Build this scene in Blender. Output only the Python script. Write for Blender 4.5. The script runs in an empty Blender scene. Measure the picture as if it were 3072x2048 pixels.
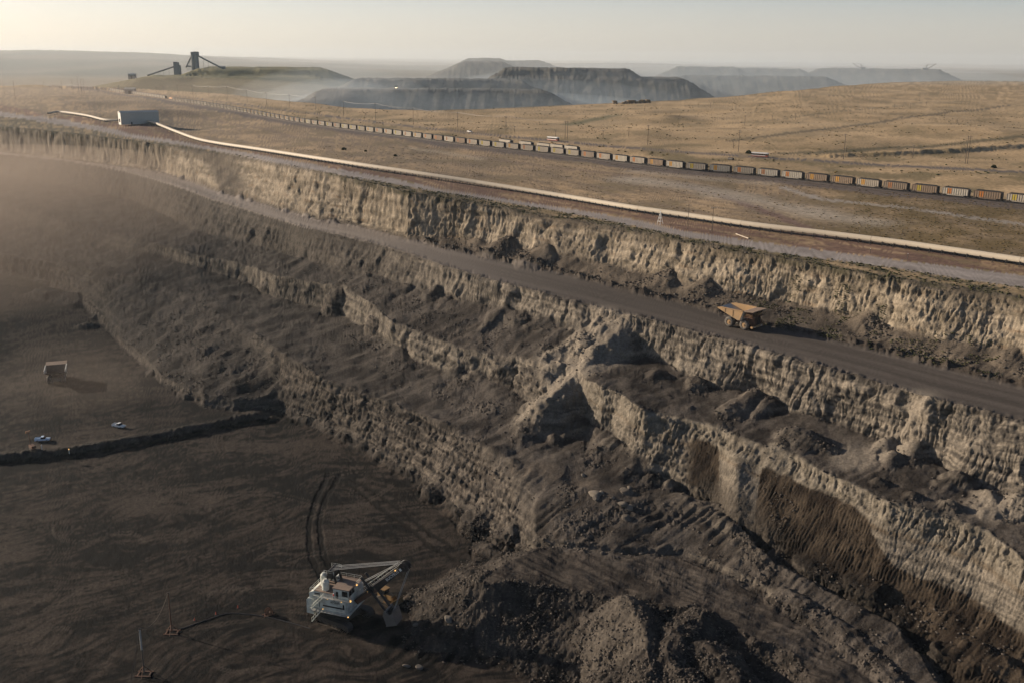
import bpy, bmesh, math, random
import numpy as np
from mathutils import Vector, Matrix

random.seed(7)
rng = np.random.default_rng(11)
scene = bpy.context.scene
COL = scene.collection
R = math.radians

# ------------------------------------------------------------------ camera
CAM_Z = 68.0
FOCAL = 2986.7            # focal length in photograph pixels (35 mm on a 36 mm sensor)
PITCH = R(15.95)
ROLL = R(0.5)
CX, CY = 1536.0, 1024.0
_F = np.array([0, math.cos(PITCH), -math.sin(PITCH)])
_R0 = np.array([1.0, 0, 0]); _U0 = np.array([0, math.sin(PITCH), math.cos(PITCH)])
_Rv = math.cos(ROLL) * _R0 + math.sin(ROLL) * _U0
_Uv = math.cos(ROLL) * _U0 - math.sin(ROLL) * _R0
cam_d = bpy.data.cameras.new('camera'); cam = bpy.data.objects.new('camera', cam_d); COL.objects.link(cam)
cam_d.lens = 35.0; cam_d.sensor_width = 36.0; cam_d.clip_start = 1.0; cam_d.clip_end = 80000.0
cam.matrix_world = Matrix(((_Rv[0], _Uv[0], -_F[0], 0), (_Rv[1], _Uv[1], -_F[1], 0), (_Rv[2], _Uv[2], -_F[2], CAM_Z), (0, 0, 0, 1)))
scene.camera = cam

# ------------------------------------------------------------------ sky, sun, exposure
SUN_AZ = math.atan2(-0.91, 0.41)      # direction to the sun, measured from +Y towards +X
SUN_EL = R(16.5)
w = bpy.data.worlds.new('World'); scene.world = w; w.use_nodes = True
nt = w.node_tree; nt.nodes.clear()
sky = nt.nodes.new('ShaderNodeTexSky'); sky.sky_type = 'NISHITA'; sky.sun_disc = False
sky.sun_elevation = SUN_EL; sky.sun_rotation = SUN_AZ; sky.altitude = 1400.0
sky.air_density = 0.7; sky.dust_density = 2.2; sky.ozone_density = 0.3
bg = nt.nodes.new('ShaderNodeBackground'); bg.inputs['Strength'].default_value = 0.073
wo = nt.nodes.new('ShaderNodeOutputWorld')
tint = nt.nodes.new('ShaderNodeVectorMath'); tint.operation = 'MULTIPLY'; tint.inputs[1].default_value = (1.0, 0.96, 0.965)   # smoke-tinged air, the same all round
nt.links.new(sky.outputs[0], tint.inputs[0]); nt.links.new(tint.outputs[0], bg.inputs[0]); nt.links.new(bg.outputs[0], wo.inputs[0])
sun_dir = Vector((math.sin(SUN_AZ) * math.cos(SUN_EL), math.cos(SUN_AZ) * math.cos(SUN_EL), math.sin(SUN_EL)))
sl = bpy.data.lights.new('sun', 'SUN'); sl.energy = 5.0; sl.angle = R(0.6); sl.color = (1.0, 0.84, 0.66)
so = bpy.data.objects.new('sun', sl); COL.objects.link(so); so.rotation_euler = sun_dir.to_track_quat('Z', 'Y').to_euler()
so.location = (-300, 100, 300)
vs = scene.view_settings; vs.view_transform = 'Standard'; vs.look = 'None'; vs.gamma = 1.0; vs.use_curve_mapping = False
vs.exposure = 0.6
scene.cycles.max_bounces = 6; scene.cycles.diffuse_bounces = 3; scene.cycles.volume_bounces = 1
scene.cycles.use_denoising = True

# ------------------------------------------------------------------ geometry helpers
def ray(px, py):
    d = _F * FOCAL + _Rv * (px - CX) - _Uv * (py - CY)
    return d
def at(px, py, z=0.0):
    """the point at height z that the photograph shows at pixel (px, py)"""
    d = ray(px, py); t = (z - CAM_Z) / d[2]
    return np.array([d[0] * t, d[1] * t, z])
def sstep(a, b, x):
    t = np.clip((x - a) / (b - a), 0, 1); return t * t * (3 - 2 * t)

# hashed gradient noise
_perm = np.random.default_rng(3).permutation(4096).astype(np.int64)
_g2 = np.stack([np.cos(np.linspace(0, 2 * np.pi, 4096, endpoint=False)), np.sin(np.linspace(0, 2 * np.pi, 4096, endpoint=False))], 1).astype(np.float32)
_t = np.random.default_rng(4).normal(size=(4096, 3)); _g3 = (_t / np.linalg.norm(_t, axis=1)[:, None]).astype(np.float32)
def noise2(x, y, seed=0):
    xi = np.floor(x).astype(np.int64); yi = np.floor(y).astype(np.int64)
    xf = (x - xi).astype(np.float32); yf = (y - yi).astype(np.float32)
    u = xf * xf * xf * (xf * (xf * 6 - 15) + 10); v = yf * yf * yf * (yf * (yf * 6 - 15) + 10)
    def g(ix, iy, fx, fy):
        h = _perm[(_perm[(ix + seed * 131) & 4095] + iy) & 4095]
        return _g2[h, 0] * fx + _g2[h, 1] * fy
    a = g(xi, yi, xf, yf); b = g(xi + 1, yi, xf - 1, yf); c = g(xi, yi + 1, xf, yf - 1); d = g(xi + 1, yi + 1, xf - 1, yf - 1)
    return ((a + u * (b - a)) + v * ((c + u * (d - c)) - (a + u * (b - a)))) * 1.5
def noise3(x, y, z, seed=0):
    xi = np.floor(x).astype(np.int64); yi = np.floor(y).astype(np.int64); zi = np.floor(z).astype(np.int64)
    xf = (x - xi).astype(np.float32); yf = (y - yi).astype(np.float32); zf = (z - zi).astype(np.float32)
    fu = lambda t: t * t * t * (t * (t * 6 - 15) + 10)
    u, v, w_ = fu(xf), fu(yf), fu(zf)
    out = 0
    for dx in (0, 1):
        for dy in (0, 1):
            for dz in (0, 1):
                h = _perm[(_perm[(_perm[(xi + dx + seed * 131) & 4095] + yi + dy) & 4095] + zi + dz) & 4095]
                gg = _g3[h]
                val = gg[:, 0] * (xf - dx) + gg[:, 1] * (yf - dy) + gg[:, 2] * (zf - dz)
                out = out + val * (u if dx else 1 - u) * (v if dy else 1 - v) * (w_ if dz else 1 - w_)
    return out * 1.6
def fbm2(x, y, o=4, seed=0, gain=0.5):
    s = 0; a = 1.0
    for k in range(o):
        s = s + a * noise2(x * 2 ** k, y * 2 ** k, seed + k); a *= gain
    return s
def fbm3(x, y, z, o=3, seed=0, gain=0.5):
    s = 0; a = 1.0
    for k in range(o):
        s = s + a * noise3(x * 2 ** k, y * 2 ** k, z * 2 ** k, seed + k); a *= gain
    return s
def ridged2(x, y, o=3, seed=0):
    s = 0; a = 1.0
    for k in range(o):
        s = s + a * (1 - 2.2 * np.abs(noise2(x * 2 ** k, y * 2 ** k, seed + k))); a *= 0.5
    return s / 1.75

# ------------------------------------------------------------------ break lines of the mine, read off the photograph (pixel, pixel, height)
class Line:
    def __init__(self, pts, z=None):
        P = np.array([at(p[0], p[1], p[2] if z is None else z) for p in pts])
        phi = np.arctan2(P[:, 0], P[:, 1]); o = np.argsort(phi)
        self.phi, self.r, self.z = phi[o], np.hypot(P[:, 0], P[:, 1])[o], P[:, 2][o]
    def at(self, ph):
        return np.interp(ph, self.phi, self.r), np.interp(ph, self.phi, self.z)

TOP = [(-300,352),(0,380),(190,398),(414,425),(653,460),(871,497),(1024,532),(1220,576),(1416,609),(1612,645),(1851,684),(2048,722),(2179,748),(2353,777),(2549,814),(2745,848),(2997,885),(3300,945)]
TOP = [(p[0], p[1], float(np.interp(p[0], [0, 190, 414, 653, 871, 1024, 1220, 1416, 1612], [-3, -3.5, -5.0, -6, -2.5, -2, -3.2, -6, -8]))) for p in TOP]
TOE = [(-300,410),(44,431),(218,449),(392,475),(523,514),(653,562),(828,610),(958,645),(1150,672),(1394,715),(1503,735),(1677,775),(1895,815),(2048,852),(2157,875),(2266,892),(2361,905),(2466,931),(2584,953),(2692,988),(2832,1027),(3006,1057),(3300,1150)]
RIN = [(-300,432),(0,451),(218,473),(392,490),(523,522),(697,570),(871,615),(1024,655),(1155,693),(1329,745),(1525,787),(1721,830),(1895,877),(2048,912),(2283,979),(2484,1018),(2701,1071),(2919,1127),(3072,1162),(3300,1240)]
ROUT = [(-300,444),(0,462),(196,481),(392,518),(523,557),(632,597),(762,636),(893,677),(1024,706),(1176,745),(1329,796),(1481,842),(1677,892),(1830,932),(1939,957),(2048,983),(2135,1007),(2353,1066),(2571,1127),(2788,1193),(2941,1227),(3072,1262),(3300,1340)]
EB = [(-300,470,-42),(0,520,-46),(196,560,-47),(392,600,-48),(575,690,-48),(700,720,-46),(893,770,-44.5),(1024,814,-43.5),(1155,835,-42),(1268,870,-41),(1420,905,-39),(1581,944,-38),(1743,1005,-38.5),(1830,1020,-39.5),(1893,1060,-41),(1985,1064,-41.5),(2036,1115,-42.2),(2157,1162,-43),(2266,1175,-43),(2370,1236,-43.6),(2472,1256,-43.6),(2607,1288,-44.2),(2755,1340,-44.8),(2814,1378,-45),(2893,1440,-45.6),(2970,1461,-45.6),(3072,1489,-45.6),(3300,1560,-45.6)]
FT = [(-300,520,-50),(0,600,-52),(200,660,-52),(400,715,-52),(575,762,-51),(740,798,-51),(828,829,-50),(1024,860,-47.5),(1089,896,-47),(1176,966,-47.5),(1285,1005,-48),(1394,1053,-49),(1503,1066,-47.5),(1655,1092,-45.2),(1722,1108,-44.5),(1755,1137,-44.5),(1806,1165,-44.5),(1857,1178,-44.5),(1890,1204,-44.7),(1934,1236,-45.6),(1985,1238,-45.8),(2077,1260,-46),(2158,1285,-46.2),(2212,1311,-46.4),(2314,1344,-46.6),(2383,1367,-46.7),(2446,1400,-46.8),(2531,1443,-47),(2600,1471,-47),(2671,1507,-47.3),(2727,1520,-47.3),(2832,1545,-47.6),(2963,1592,-48),(3072,1680,-49.5),(3300,1800,-50.5)]
FB = [(-300,560,-60),(0,650,-61),(200,715,-60),(400,765,-59),(588,787,-58),(740,828,-60),(784,852,-61),(893,897,-61.5),(1024,945,-60),(1068,967,-59),(1207,1030,-56.5),(1242,1080,-59),(1368,1125,-58.5),(1481,1118,-56),(1600,1122,-57),(1700,1180,-59.5),(1760,1230,-59.5),(1790,1252,-58),(1850,1310,-58),(1900,1350,-58),(1985,1380,-58.5),(2060,1450,-62.5),(2140,1480,-62.5),(2220,1560,-64),(2300,1590,-63),(2420,1630,-63),(2531,1690,-64),(2640,1745,-65),(2760,1800,-66),(2880,1850,-66),(3000,1900,-66),(3072,1940,-66),(3300,2040,-67)]
GUL = [(-300,650,-66),(0,720,-66),(200,790,-65),(400,840,-63.5),(620,905,-62.3),(760,965,-63),(900,1030,-63),(1024,1085,-62.8),(1155,1140,-62.5),(1268,1190,-62.3),(1385,1240,-62.3),(1470,1290,-62.5),(1525,1335,-62.8),(1600,1385,-63),(1700,1395,-63.2),(1780,1430,-63.5),(1870,1455,-64),(1960,1440,-64.5),(2048,1462,-66),(2110,1490,-67),(2248,1640,-69.8),(2353,1690,-70.4),(2462,1758,-71),(2614,1841,-71.5),(2701,1889,-72),(2767,1950,-72.4),(2810,2000,-72.5),(2840,2045,-72.5),(3000,2240,-72.5)]
GT = [(-300,690,-70),(0,760,-68),(283,820,-66),(430,850,-64.5),(549,888,-63),(653,944,-63.5),(760,1000,-63.8),(860,1070,-63.8),(960,1130,-63.7),(1084,1175,-63.5),(1200,1218,-63),(1306,1258,-62.8),(1437,1323,-62.8),(1541,1380,-63.2),(1600,1402,-63.3),(1700,1440,-63.7),(1800,1480,-64),(1870,1505,-64.5),(1960,1490,-64),(2048,1478,-62.3),(2148,1505,-62.3),(2240,1600,-64.8),(2318,1685,-66.8),(2440,1746,-67.3),(2549,1803,-67.8),(2680,1868,-68.3),(2767,1970,-69.3),(2800,2040,-69.8),(2950,2230,-70)]
GB = [(-300,720,-79),(0,790,-79),(120,830,-79),(283,930,-78),(370,1025,-78),(480,1120,-78),(610,1185,-77),(700,1195,-77),(836,1195,-78),(1000,1262,-78),(1133,1330,-78),(1242,1390,-78),(1320,1450,-78),(1394,1508,-78),(1500,1565,-76.5),(1607,1620,-72.5),(1700,1625,-70.5),(1851,1645,-70.3),(2048,1645,-69.8),(2200,1715,-70),(2350,1790,-70.3),(2500,1880,-70.5),(2620,1975,-70.8),(2690,2048,-71),(2850,2230,-71.5)]
FLOOR_Z = -83.0
L_top, L_toe, L_in, L_out = Line(TOP), Line([(p[0], p[1], float(np.interp(p[0], [400, 800, 1150, 1500], [-23.8, -25.2, -25.2, -23.8]))) for p in TOE]), Line(RIN, -28.0), Line(ROUT, -28.0)
L_eb, L_ft, L_fb, L_gul, L_gt, L_gb = Line(EB), Line(FT), Line(FB), Line(GUL), Line(GT), Line(GB)
def lz(pts, z0): return [(p[0], p[1], float(np.interp(p[0], [44, 218, 392, 653, 871, 1024, 1220, 1416, 1612], [-1.5, -2.0, -4.0, -5, -1.6, -1.0, -2.2, -5, -7])) + z0) for p in pts]
L_aru = Line(lz([(-300,300),(44,340),(218,365),(392,403),(610,438),(828,475),(1024,510),(1329,570),(1590,610),(1895,658),(2048,693),(2244,722),(2484,755),(2745,788),(3072,827),(3300,860)], 0))
L_arl = Line(lz([(-300,318),(44,356),(218,380),(392,414),(653,455),(828,489),(1024,526),(1285,571),(1503,606),(1677,634),(1851,668),(2048,710),(2353,762),(2658,801),(2919,843),(3072,864),(3300,900)], -.2))
CONV_PX = [(144,340,0.5),(183,335,2),(261,346,1.5),(314,359,0),(355,361,0),(383,361,0.2),(418,359,1.5),(462,368,0.8),(523,392,-3),(588,416,-4.6),(653,430,-4.4),(784,450,-2.4),(1024,488,-0.2),(1242,521,-1.4),(1460,555,-4.2),(1677,590,-6),(1895,627,-6),(2048,649,-6),(2266,681,-6),(2484,707,-6),(2701,735,-6),(2919,767,-6),(3072,790,-6),(3300,825,-6)]
L_conv = Line([(-300, 285, 0), (0, 316, 0), (80, 330, 0)] + [(p[0], p[1] + 10, p[2] - 0.4) for p in CONV_PX])
RAIL_PX = [(200,253),(261,263),(392,283),(510,300),(653,322),(780,346),(915,370),(1024,385),(1230,411),(1438,437),(1677,463),(1850,484),(2048,507),(2200,520),(2349,534),(2520,552),(2680,570),(2880,591),(3072,611),(3300,637)]
L_rail = Line(RAIL_PX, 0.0)
HWY_PX = [(300,262),(460,283),(653,305),(828,329),(1024,354),(1220,378),(1416,401),(1677,425),(1850,441),(2048,457),(2200,467),(2353,477),(2658,497),(3072,517),(3300,528)]
L_hwy = Line(HWY_PX, 0.5)
L_pe = Line([(-300,262,2),(100,255,4),(330,262,6),(520,272,4),(700,284,2),(880,306,1),(1024,321,0),(1150,330,0),(1285,335,0),(1430,330,0),(1590,320,0.5),(1720,314,1),(1851,308,2),(1950,304,4),(2048,301,5),(2220,287,8),(2396,270,13),(2540,257,15),(2680,247,16),(2880,243,16),(3072,245,15),(3300,247,14)])

# ------------------------------------------------------------------ terrain: an adaptively spaced radial height field
PH0, PH1 = math.atan2(at(0, 1000)[0], at(0, 1000)[1]), math.atan2(at(3072, 1000)[0], at(3072, 1000)[1])
_pa = np.concatenate([np.linspace(R(-46), R(-31.5), 50)[:-1], np.linspace(R(-31.5), R(31.5), 1350), np.linspace(R(31.5), R(46), 50)[1:]])
NC = len(_pa)
RD = np.concatenate([np.arange(120, 620, 0.45), np.arange(620, 1500, 1.0), np.geomspace(1500, 30000, 900)])
ND = len(RD)
sinp, cosp = np.sin(_pa), np.cos(_pa)
Z = np.zeros((NC, ND))
order = [L_pe, L_hwy, L_rail, L_conv, L_aru, L_arl, L_top, L_toe, L_in, L_out, L_eb, L_ft, L_fb, L_gul, L_gt, L_gb]
rl = np.zeros((len(order), NC)); zl = np.zeros((len(order), NC))
for i, L in enumerate(order):
    rl[i], zl[i] = L.at(_pa)
    if i: rl[i] = np.minimum(rl[i], rl[i - 1] - {7: 4.5, 8: 4.0, 10: 5.0, 12: 4.5, 15: 6.0}.get(i, 0.8))
NL = {n: k for k, n in enumerate('pe hwy rail conv aru arl top toe rin rout eb ft fb gul gt gb'.split())}
# the far-left pit floor lies about 3 m above the shovel's floor: a low step with a windrow on it
L_step = Line([(-300,1385,-80.5),(0,1362,-80.3),(205,1343,-80.3),(420,1308,-80.3),(600,1272,-80.3),(760,1240,-80.3),(840,1226,-80.3)])
step_r, _ = L_step.at(_pa)
w_left = 1 - sstep(L_step.phi[-2], L_step.phi[-1] + 0.004, _pa)
for c in range(NC):
    rr = rl[:, c]; zz = zl[:, c]
    near = rr[-1]
    r_in = [120.0, near - 10.0]; z_in = [FLOOR_Z, FLOOR_Z]
    if w_left[c] > 0.001:
        s = min(step_r[c], near - 12)
        zf = FLOOR_Z + 2.2 * w_left[c]
        r_in = [120.0, s - 3.2, s - 0.6, s + 1.4, s + 4.5, near - 5]
        z_in = [FLOOR_Z, FLOOR_Z, zf + 0.5 * w_left[c], zf + 0.5 * w_left[c], zf, zf]
    # beyond the prairie rim the ground falls into the far pit
    far_r = [rr[0] + 12, rr[0] + 110, 2200 + rr[0] * 0.3, 6000, 30000]
    far_z = [zz[0] - 1, -42, -50, -45, -45]
    prof_r = np.concatenate([r_in, rr[::-1], far_r]); prof_z = np.concatenate([z_in, zz[::-1], far_z])
    Z[c] = np.interp(RD, prof_r, prof_z)
X = sinp[:, None] * RD[None]; Y = cosp[:, None] * RD[None]

class Win:
    """index window of the dense radial grid around a world-space box"""
    def __init__(self, x0, x1, y0, y1):
        ph = [math.atan2(px, py) for px in (x0, x1) for py in (max(y0, 1), max(y1, 2))]
        nx = 0 if x0 < 0 < x1 else min(abs(x0), abs(x1))
        self.c0, self.c1 = np.searchsorted(_pa, [min(ph), max(ph)])
        self.r0, self.r1 = np.searchsorted(RD, [math.hypot(nx, max(y0, 0)), math.hypot(max(abs(x0), abs(x1)), max(y1, 0))])
    def any(self): return self.c1 > self.c0 and self.r1 > self.r0
    def sl(self): return (slice(self.c0, self.c1), slice(self.r0, self.r1))
def win(x0, x1, y0, y1):
    w_ = Win(x0, x1, y0, y1)
    return w_
def seg_dist(x, y, a, b):
    ax, ay = a[0], a[1]; dx, dy = b[0] - ax, b[1] - ay
    t = np.clip(((x - ax) * dx + (y - ay) * dy) / (dx * dx + dy * dy + 1e-9), 0, 1)
    return np.hypot(x - ax - t * dx, y - ay - t * dy), t
def ridge(pts, slope=0.68, wob=1.0, seed=0, rmax=26.0):
    """spoil heaped to its angle of repose along a crest (list of world points); combined by maximum"""
    global Z
    P = [np.asarray(p, float) for p in pts]
    reach = 45
    xs = [p[0] for p in P]; ys = [p[1] for p in P]
    m = win(min(xs) - reach, max(xs) + reach, min(ys) - reach, max(ys) + reach)
    if not m.any(): return
    m = m.sl()
    x, y = X[m], Y[m]
    best = np.full(x.shape, -1e9)
    sl_ = slope; wob_ = wob * (0.55 * fbm2(x / 8, y / 8, 3, seed))
    if len(P) == 1:
        d = np.sqrt((x - P[0][0]) ** 2 + (y - P[0][1]) ** 2 + 0.5); best = P[0][2] - sl_ * d - 2.5 * np.maximum(0, d - rmax)
    for a, b in zip(P[:-1], P[1:]):
        d, t = seg_dist(x, y, a, b)
        best = np.maximum(best, a[2] + (b[2] - a[2]) * t - sl_ * (np.sqrt(d * d + 3.5) - 1.0) - 2.5 * np.maximum(0, d - rmax))
    Z[m] = np.maximum(Z[m], best + wob_)
def poly_sdf(x, y, poly):
    n = len(poly); d = np.full(x.shape, 1e9); inside = np.zeros(x.shape, bool)
    for i in range(n):
        a, b = poly[i], poly[(i + 1) % n]
        dd, _ = seg_dist(x, y, a, b); d = np.minimum(d, dd)
        c = ((a[1] > y) != (b[1] > y)) & (x < (b[0] - a[0]) * (y - a[1]) / ((b[1] - a[1]) + 1e-9) + a[0])
        inside ^= c
    return np.where(inside, -d, d)
MESA = np.zeros((NC, ND), np.int8)
def plateau(poly, ztop, slope=0.65, rough=0.0, wave=60.0, seed=0, reach=150, tag=0, ztop_tilt=None):
    global Z
    xs = [p[0] for p in poly]; ys = [p[1] for p in poly]
    m = win(min(xs) - reach, max(xs) + reach, min(ys) - reach, max(ys) + reach)
    if not m.any(): return
    m = m.sl()
    x, y = X[m], Y[m]
    d = poly_sdf(x, y, poly)
    if rough: d = d + rough * (fbm2(x / wave, y / wave, 4, seed))
    zt = ztop
    if rough: zt = ztop + 0.05 * rough * fbm2(x / wave, y / wave, 3, seed + 9)
    zz = zt - slope * np.maximum(d, 0)
    up = zz > Z[m]
    Z[m] = np.maximum(Z[m], zz)
    if tag:
        t = MESA[m]; t[up] = tag; MESA[m] = t

# blasted bank in front of the shovel, with the ramp on top of it
bank = [at(*p)[:2] for p in [(1560,1672,-71.5),(1470,1742,-72),(1610,1756,-71.5),(1851,1796,-71),(2106,1836,-71),(2350,1960,-71),(2480,2100,-71.5),(2560,2300,-72),(3000,2350,-72),(2690,2048,-71),(2620,1975,-71),(2350,1790,-70.5),(2048,1650,-70),(1851,1648,-70.5),(1650,1640,-71)]]
plateau(bank, -71.2, 0.47, rough=3.5, wave=22, seed=21, reach=60)
A = lambda *l: [at(*p) for p in l]
# the spur of grey spoil tipped from the haul road, and the cone below it
ridge(A((1872,950,-28.6),(1862,972,-31),(1819,1017,-35.2),(1781,1063,-39.6),(1735,1096,-43)), 0.8, seed=1, rmax=12, wob=2.6)
ridge(A((1835,955,-30.5),(1760,1010,-36.6),(1690,1070,-42.4)), 0.66, seed=2, rmax=14, wob=2.6)
ridge(A((1800,950,-31),(1720,1010,-37.5),(1650,1060,-43)), 0.6, seed=26, rmax=12, wob=2.6)
ridge(A((1722,1110,-44),(1690,1150,-47.5)), 0.78, seed=3, wob=2.6)
ridge(A((1722,1110,-44),(1650,1190,-50.5),(1570,1270,-58.5)), 0.74, seed=4, wob=2.6)
ridge(A((1670,1205,-51.5),(1655,1260,-57)), 0.8, seed=9, rmax=10, wob=2.6)
ridge(A((1835,1305,-56.5),(1790,1345,-60)), 0.62, seed=5, rmax=9)
ridge(A((1900,1390,-61)), 0.62, seed=6, rmax=6); ridge(A((1960,1420,-61.5)), 0.6, seed=7, rmax=6); ridge(A((2010,1440,-62.5)), 0.62, seed=8, rmax=5)
# heaps on the right-hand bench
for k, (pts, sl0, rm_) in enumerate([
    ([(2268,1166,-39.2),(2204,1201,-41),(2145,1242,-44.6)], .74, 10), ([(2310,1185,-39.8),(2270,1230,-43)], .7, 9), ([(2395,1276,-41.3),(2440,1292,-41.5),(2480,1322,-43.2)], .66, 8), ([(2350,1310,-44)], .5, 6),
    ([(2755,1256,-38),(2700,1292,-40.8),(2630,1335,-43.6),(2575,1370,-45.4)], .72, 10), ([(2758,1316,-40),(2742,1360,-43)], .74, 10), ([(2690,1345,-42),(2665,1390,-44.6)], .72, 8), ([(2640,1430,-45)], .55, 5),
    ([(2870,1403,-41.6),(2840,1430,-43.8)], .7, 9), ([(2957,1457,-42.6),(2925,1480,-44.6)], .64, 8), ([(3060,1476,-42),(2985,1510,-45)], .62, 6), ([(2850,1490,-44.8)], .6, 6), ([(2740,1470,-45.2)], .5, 5),
    ([(2090,1125,-39.5),(2045,1162,-43)], .7, 9), ([(2010,1180,-43.4)], .62, 6), ([(1965,1105,-40.3),(1930,1145,-43.4)], .66, 8), ([(1915,1180,-44)], .5, 5), ([(2075,1212,-44.2)], .55, 5), ([(2000,1212,-44.4)], .55, 5),
    ([(1500,930,-37.5),(1440,985,-43)], .62, 12), ([(1350,880,-38.5),(1300,940,-44)], .6, 12), ([(1600,965,-38.5),(1560,1030,-43.5)], .6, 12), ([(1240,850,-40),(1180,905,-45)], .58, 12), ([(1100,820,-41),(1040,850,-46)], .55, 11), ([(900,770,-43),(850,800,-48)], .55, 12), ([(760,725,-44.5),(700,760,-49.5)], .55, 12)]):
    ridge(A(*pts), sl0, seed=300 + k, rmax=rm_)
# mounds in the right foreground
ridge(A((1889,1788,-66.5),(1925,1850,-66.5),(1945,1930,-66.5),(1960,2040,-67.5)), 0.74, seed=31, rmax=14)
ridge(A((2106,1822,-68),(2040,1880,-67),(2010,1960,-66.5),(2080,2048,-66)), 0.66, seed=32, rmax=9)
ridge(A((2120,1925,-66.5),(2200,2010,-66.5),(2250,2100,-66.5)), 0.6, seed=33, rmax=9)
ridge(A((2360,1760,-67.5),(2480,1835,-68),(2600,1930,-68.6),(2680,2030,-69)), 0.6, seed=34, rmax=5)
ridge(A((2070,1485,-62),(2160,1530,-62.2),(2240,1610,-65)), 0.8, seed=35, rmax=4)
# rubble mounds along the gully and on the benches, heaped on whatever ground is there
def base_z(px_, py_):
    c_ = int(np.clip(np.searchsorted(_pa, math.atan2(px_, py_)), 0, NC - 1)); return float(np.interp(math.hypot(px_, py_), RD, Z[c_]))
def heap(px, py, zg, h, slope=0.62, dx=0.0, dy=0.0, seed=0):
    p = at(px, py, zg); z0 = base_z(p[0], p[1]) + h
    q = (p[0] + dx, p[1] + dy)
    ridge([(p[0], p[1], z0), (q[0], q[1], base_z(*q) + h * 0.8)] if (dx or dy) else [(p[0], p[1], z0)], slope, seed=seed, rmax=h / slope + 1.5)
for k, (px, py, zg, h) in enumerate([(2345,1640,-66,1.3),(2420,1680,-67,1.4),(2500,1720,-67,1.2),(2590,1760,-68,1.9),(2640,1800,-69,1.3),(2720,1845,-69,1.2),(2900,1945,-68,2.6),(2950,1960,-68,1.8),(3010,2000,-68,2.0),(2860,1960,-69,1.3)]):
    heap(px, py, zg, h, 0.5, 2.5, -3.5, seed=40 + k)
# pale cone and dark dumps on the far-left floor
ridge(A((-60,735,-70),(20,770,-74)), 0.42, seed=60, rmax=30); ridge(A((130,860,-75.5),(240,885,-75.5)), 0.42, seed=61, rmax=22); ridge(A((260,965,-77.8)), 0.42, seed=62)
# dozed row beside the wall toe
ridge(A((1450,1625,-80.5),(1530,1655,-79.5)), 0.6, seed=63)
# talus cones at the foot of the cliffs
for L, lo, hi, n, sl0, pr_ in ((L_toe, 0.6, 6.0, 46, 0.52, 3100), (L_eb, 0.3, 4.0, 40, 0.52, 3100), (L_fb, 0.5, 5.0, 34, 0.58, 1500), (L_gb, 0.3, 3.5, 36, 0.54, 1560)):
    for k in range(n):
        px = 3072 * (k + random.random()) / n
        if px > pr_: continue
        ph = PH0 + (PH1 - PH0) * px / 3072
        r_, z_ = L.at(ph); hgt = (lo + (hi - lo) * random.random() ** 1.8) * (0.25 if px < 1300 else 1)
        ridge([(math.sin(ph) * (r_ + 2.5), math.cos(ph) * (r_ + 2.5), z_ + hgt)], sl0 * random.uniform(0.8, 1.15), seed=k, rmax=(hgt + 2.5) / sl0)
# a row of dumped dark rubble between talus and haul road
for k in range(30):
    px = 1330 + 640 * (k + random.random()) / 30; ph = math.atan2(at(px, 800, -28)[0], at(px, 800, -28)[1]); r_ = L_in.at(ph)[0] + 3.2 + random.uniform(-0.8, 1.5)
    ridge([(math.sin(ph) * r_, math.cos(ph) * r_, -28 + random.uniform(0.3, 1.3))], 0.5, seed=k, rmax=3)
for k, p in enumerate([(2126,844,-23),(2200,876,-25),(1647,750,-24),(1500,722,-25),(2697,972,-23.5),(2800,1010,-24.5),(2897,1016,-23),(2590,948,-24.5),(2440,925,-25),(2990,1060,-24.5)]):
    q = (p[0] - 45, p[1] + 22, p[2] - 2.2)
    ridge(A(p, q), 0.56, seed=90 + k, rmax=9)
# berm between haul road and talus
ridge(A((2345,462,1),(2484,456,3.5),(2745,445,4.5),(2950,434,5),(3072,429,5.5),(3250,420,6)), 0.5, seed=64)
# knolls on the prairie at the left
def bump(px, py, z, rad, h, asp=1.0):
    global Z
    c = at(px, py, z)
    m = win(c[0] - 3 * rad, c[0] + 3 * rad, c[1] - 3 * rad * asp, c[1] + 3 * rad * asp)
    m = m.sl()
    Z[m] += h * np.exp(-(((X[m] - c[0]) / rad) ** 2 + ((Y[m] - c[1]) / (rad * asp)) ** 2))
bump(300, 315, 0, 50, 6, 2.0); bump(480, 340, 0, 40, 5, 1.6); bump(200, 300, 0, 60, 4, 2); bump(40, 225, 0, 70, 12, 2.0); bump(180, 232, 0, 50, 8, 2)
bump(2010, 362, 0, 22, 3.2, 2.0); bump(2950, 400, 4, 60, 4, 3)
# spoil mesas of the neighbouring mine and far tablelands: (left pixel, right pixel, skyline pixel, distance, depth)
def mesa(pxs, pys, dist, depth, slope, tag, seed, wave=60, rough=14, jag=0):
    P = []
    for px, py in zip(pxs, pys):
        d = ray(px, py); d = d / math.hypot(d[0], d[1]); P.append(np.array([d[0] * dist, d[1] * dist, CAM_Z + d[2] * dist]))
    ztop = float(np.mean([p[2] for p in P]))
    c = np.mean([p[:2] for p in P], 0); back = c / np.linalg.norm(c) * depth
    poly = [p[:2] for p in P] + [p[:2] + back for p in P[::-1]]
    plateau(poly, ztop, slope, rough=rough, wave=wave, seed=seed, reach=600, tag=tag)
    return ztop
mesa([1512,1600,1750,1891], [205,207,207,209], 2600, 320, 0.62, 1, 71, 40, 5)
mesa([1480,1600,1800,1960,2060], [236,238,238,226,242], 2520, 340, 0.6, 1, 72, 45, 6)
mesa([1062,1294,1430,1564], [238,240,242,245], 2050, 200, 0.5, 2, 73, 40, 4)
mesa([960,1100,1400,1640], [274,272,270,272], 1800, 150, 0.5, 2, 74, 40, 4)
mesa([590,760,915,985], [206,205,208,217], 2500, 500, 0.35, 3, 75, 70, 6)
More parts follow.
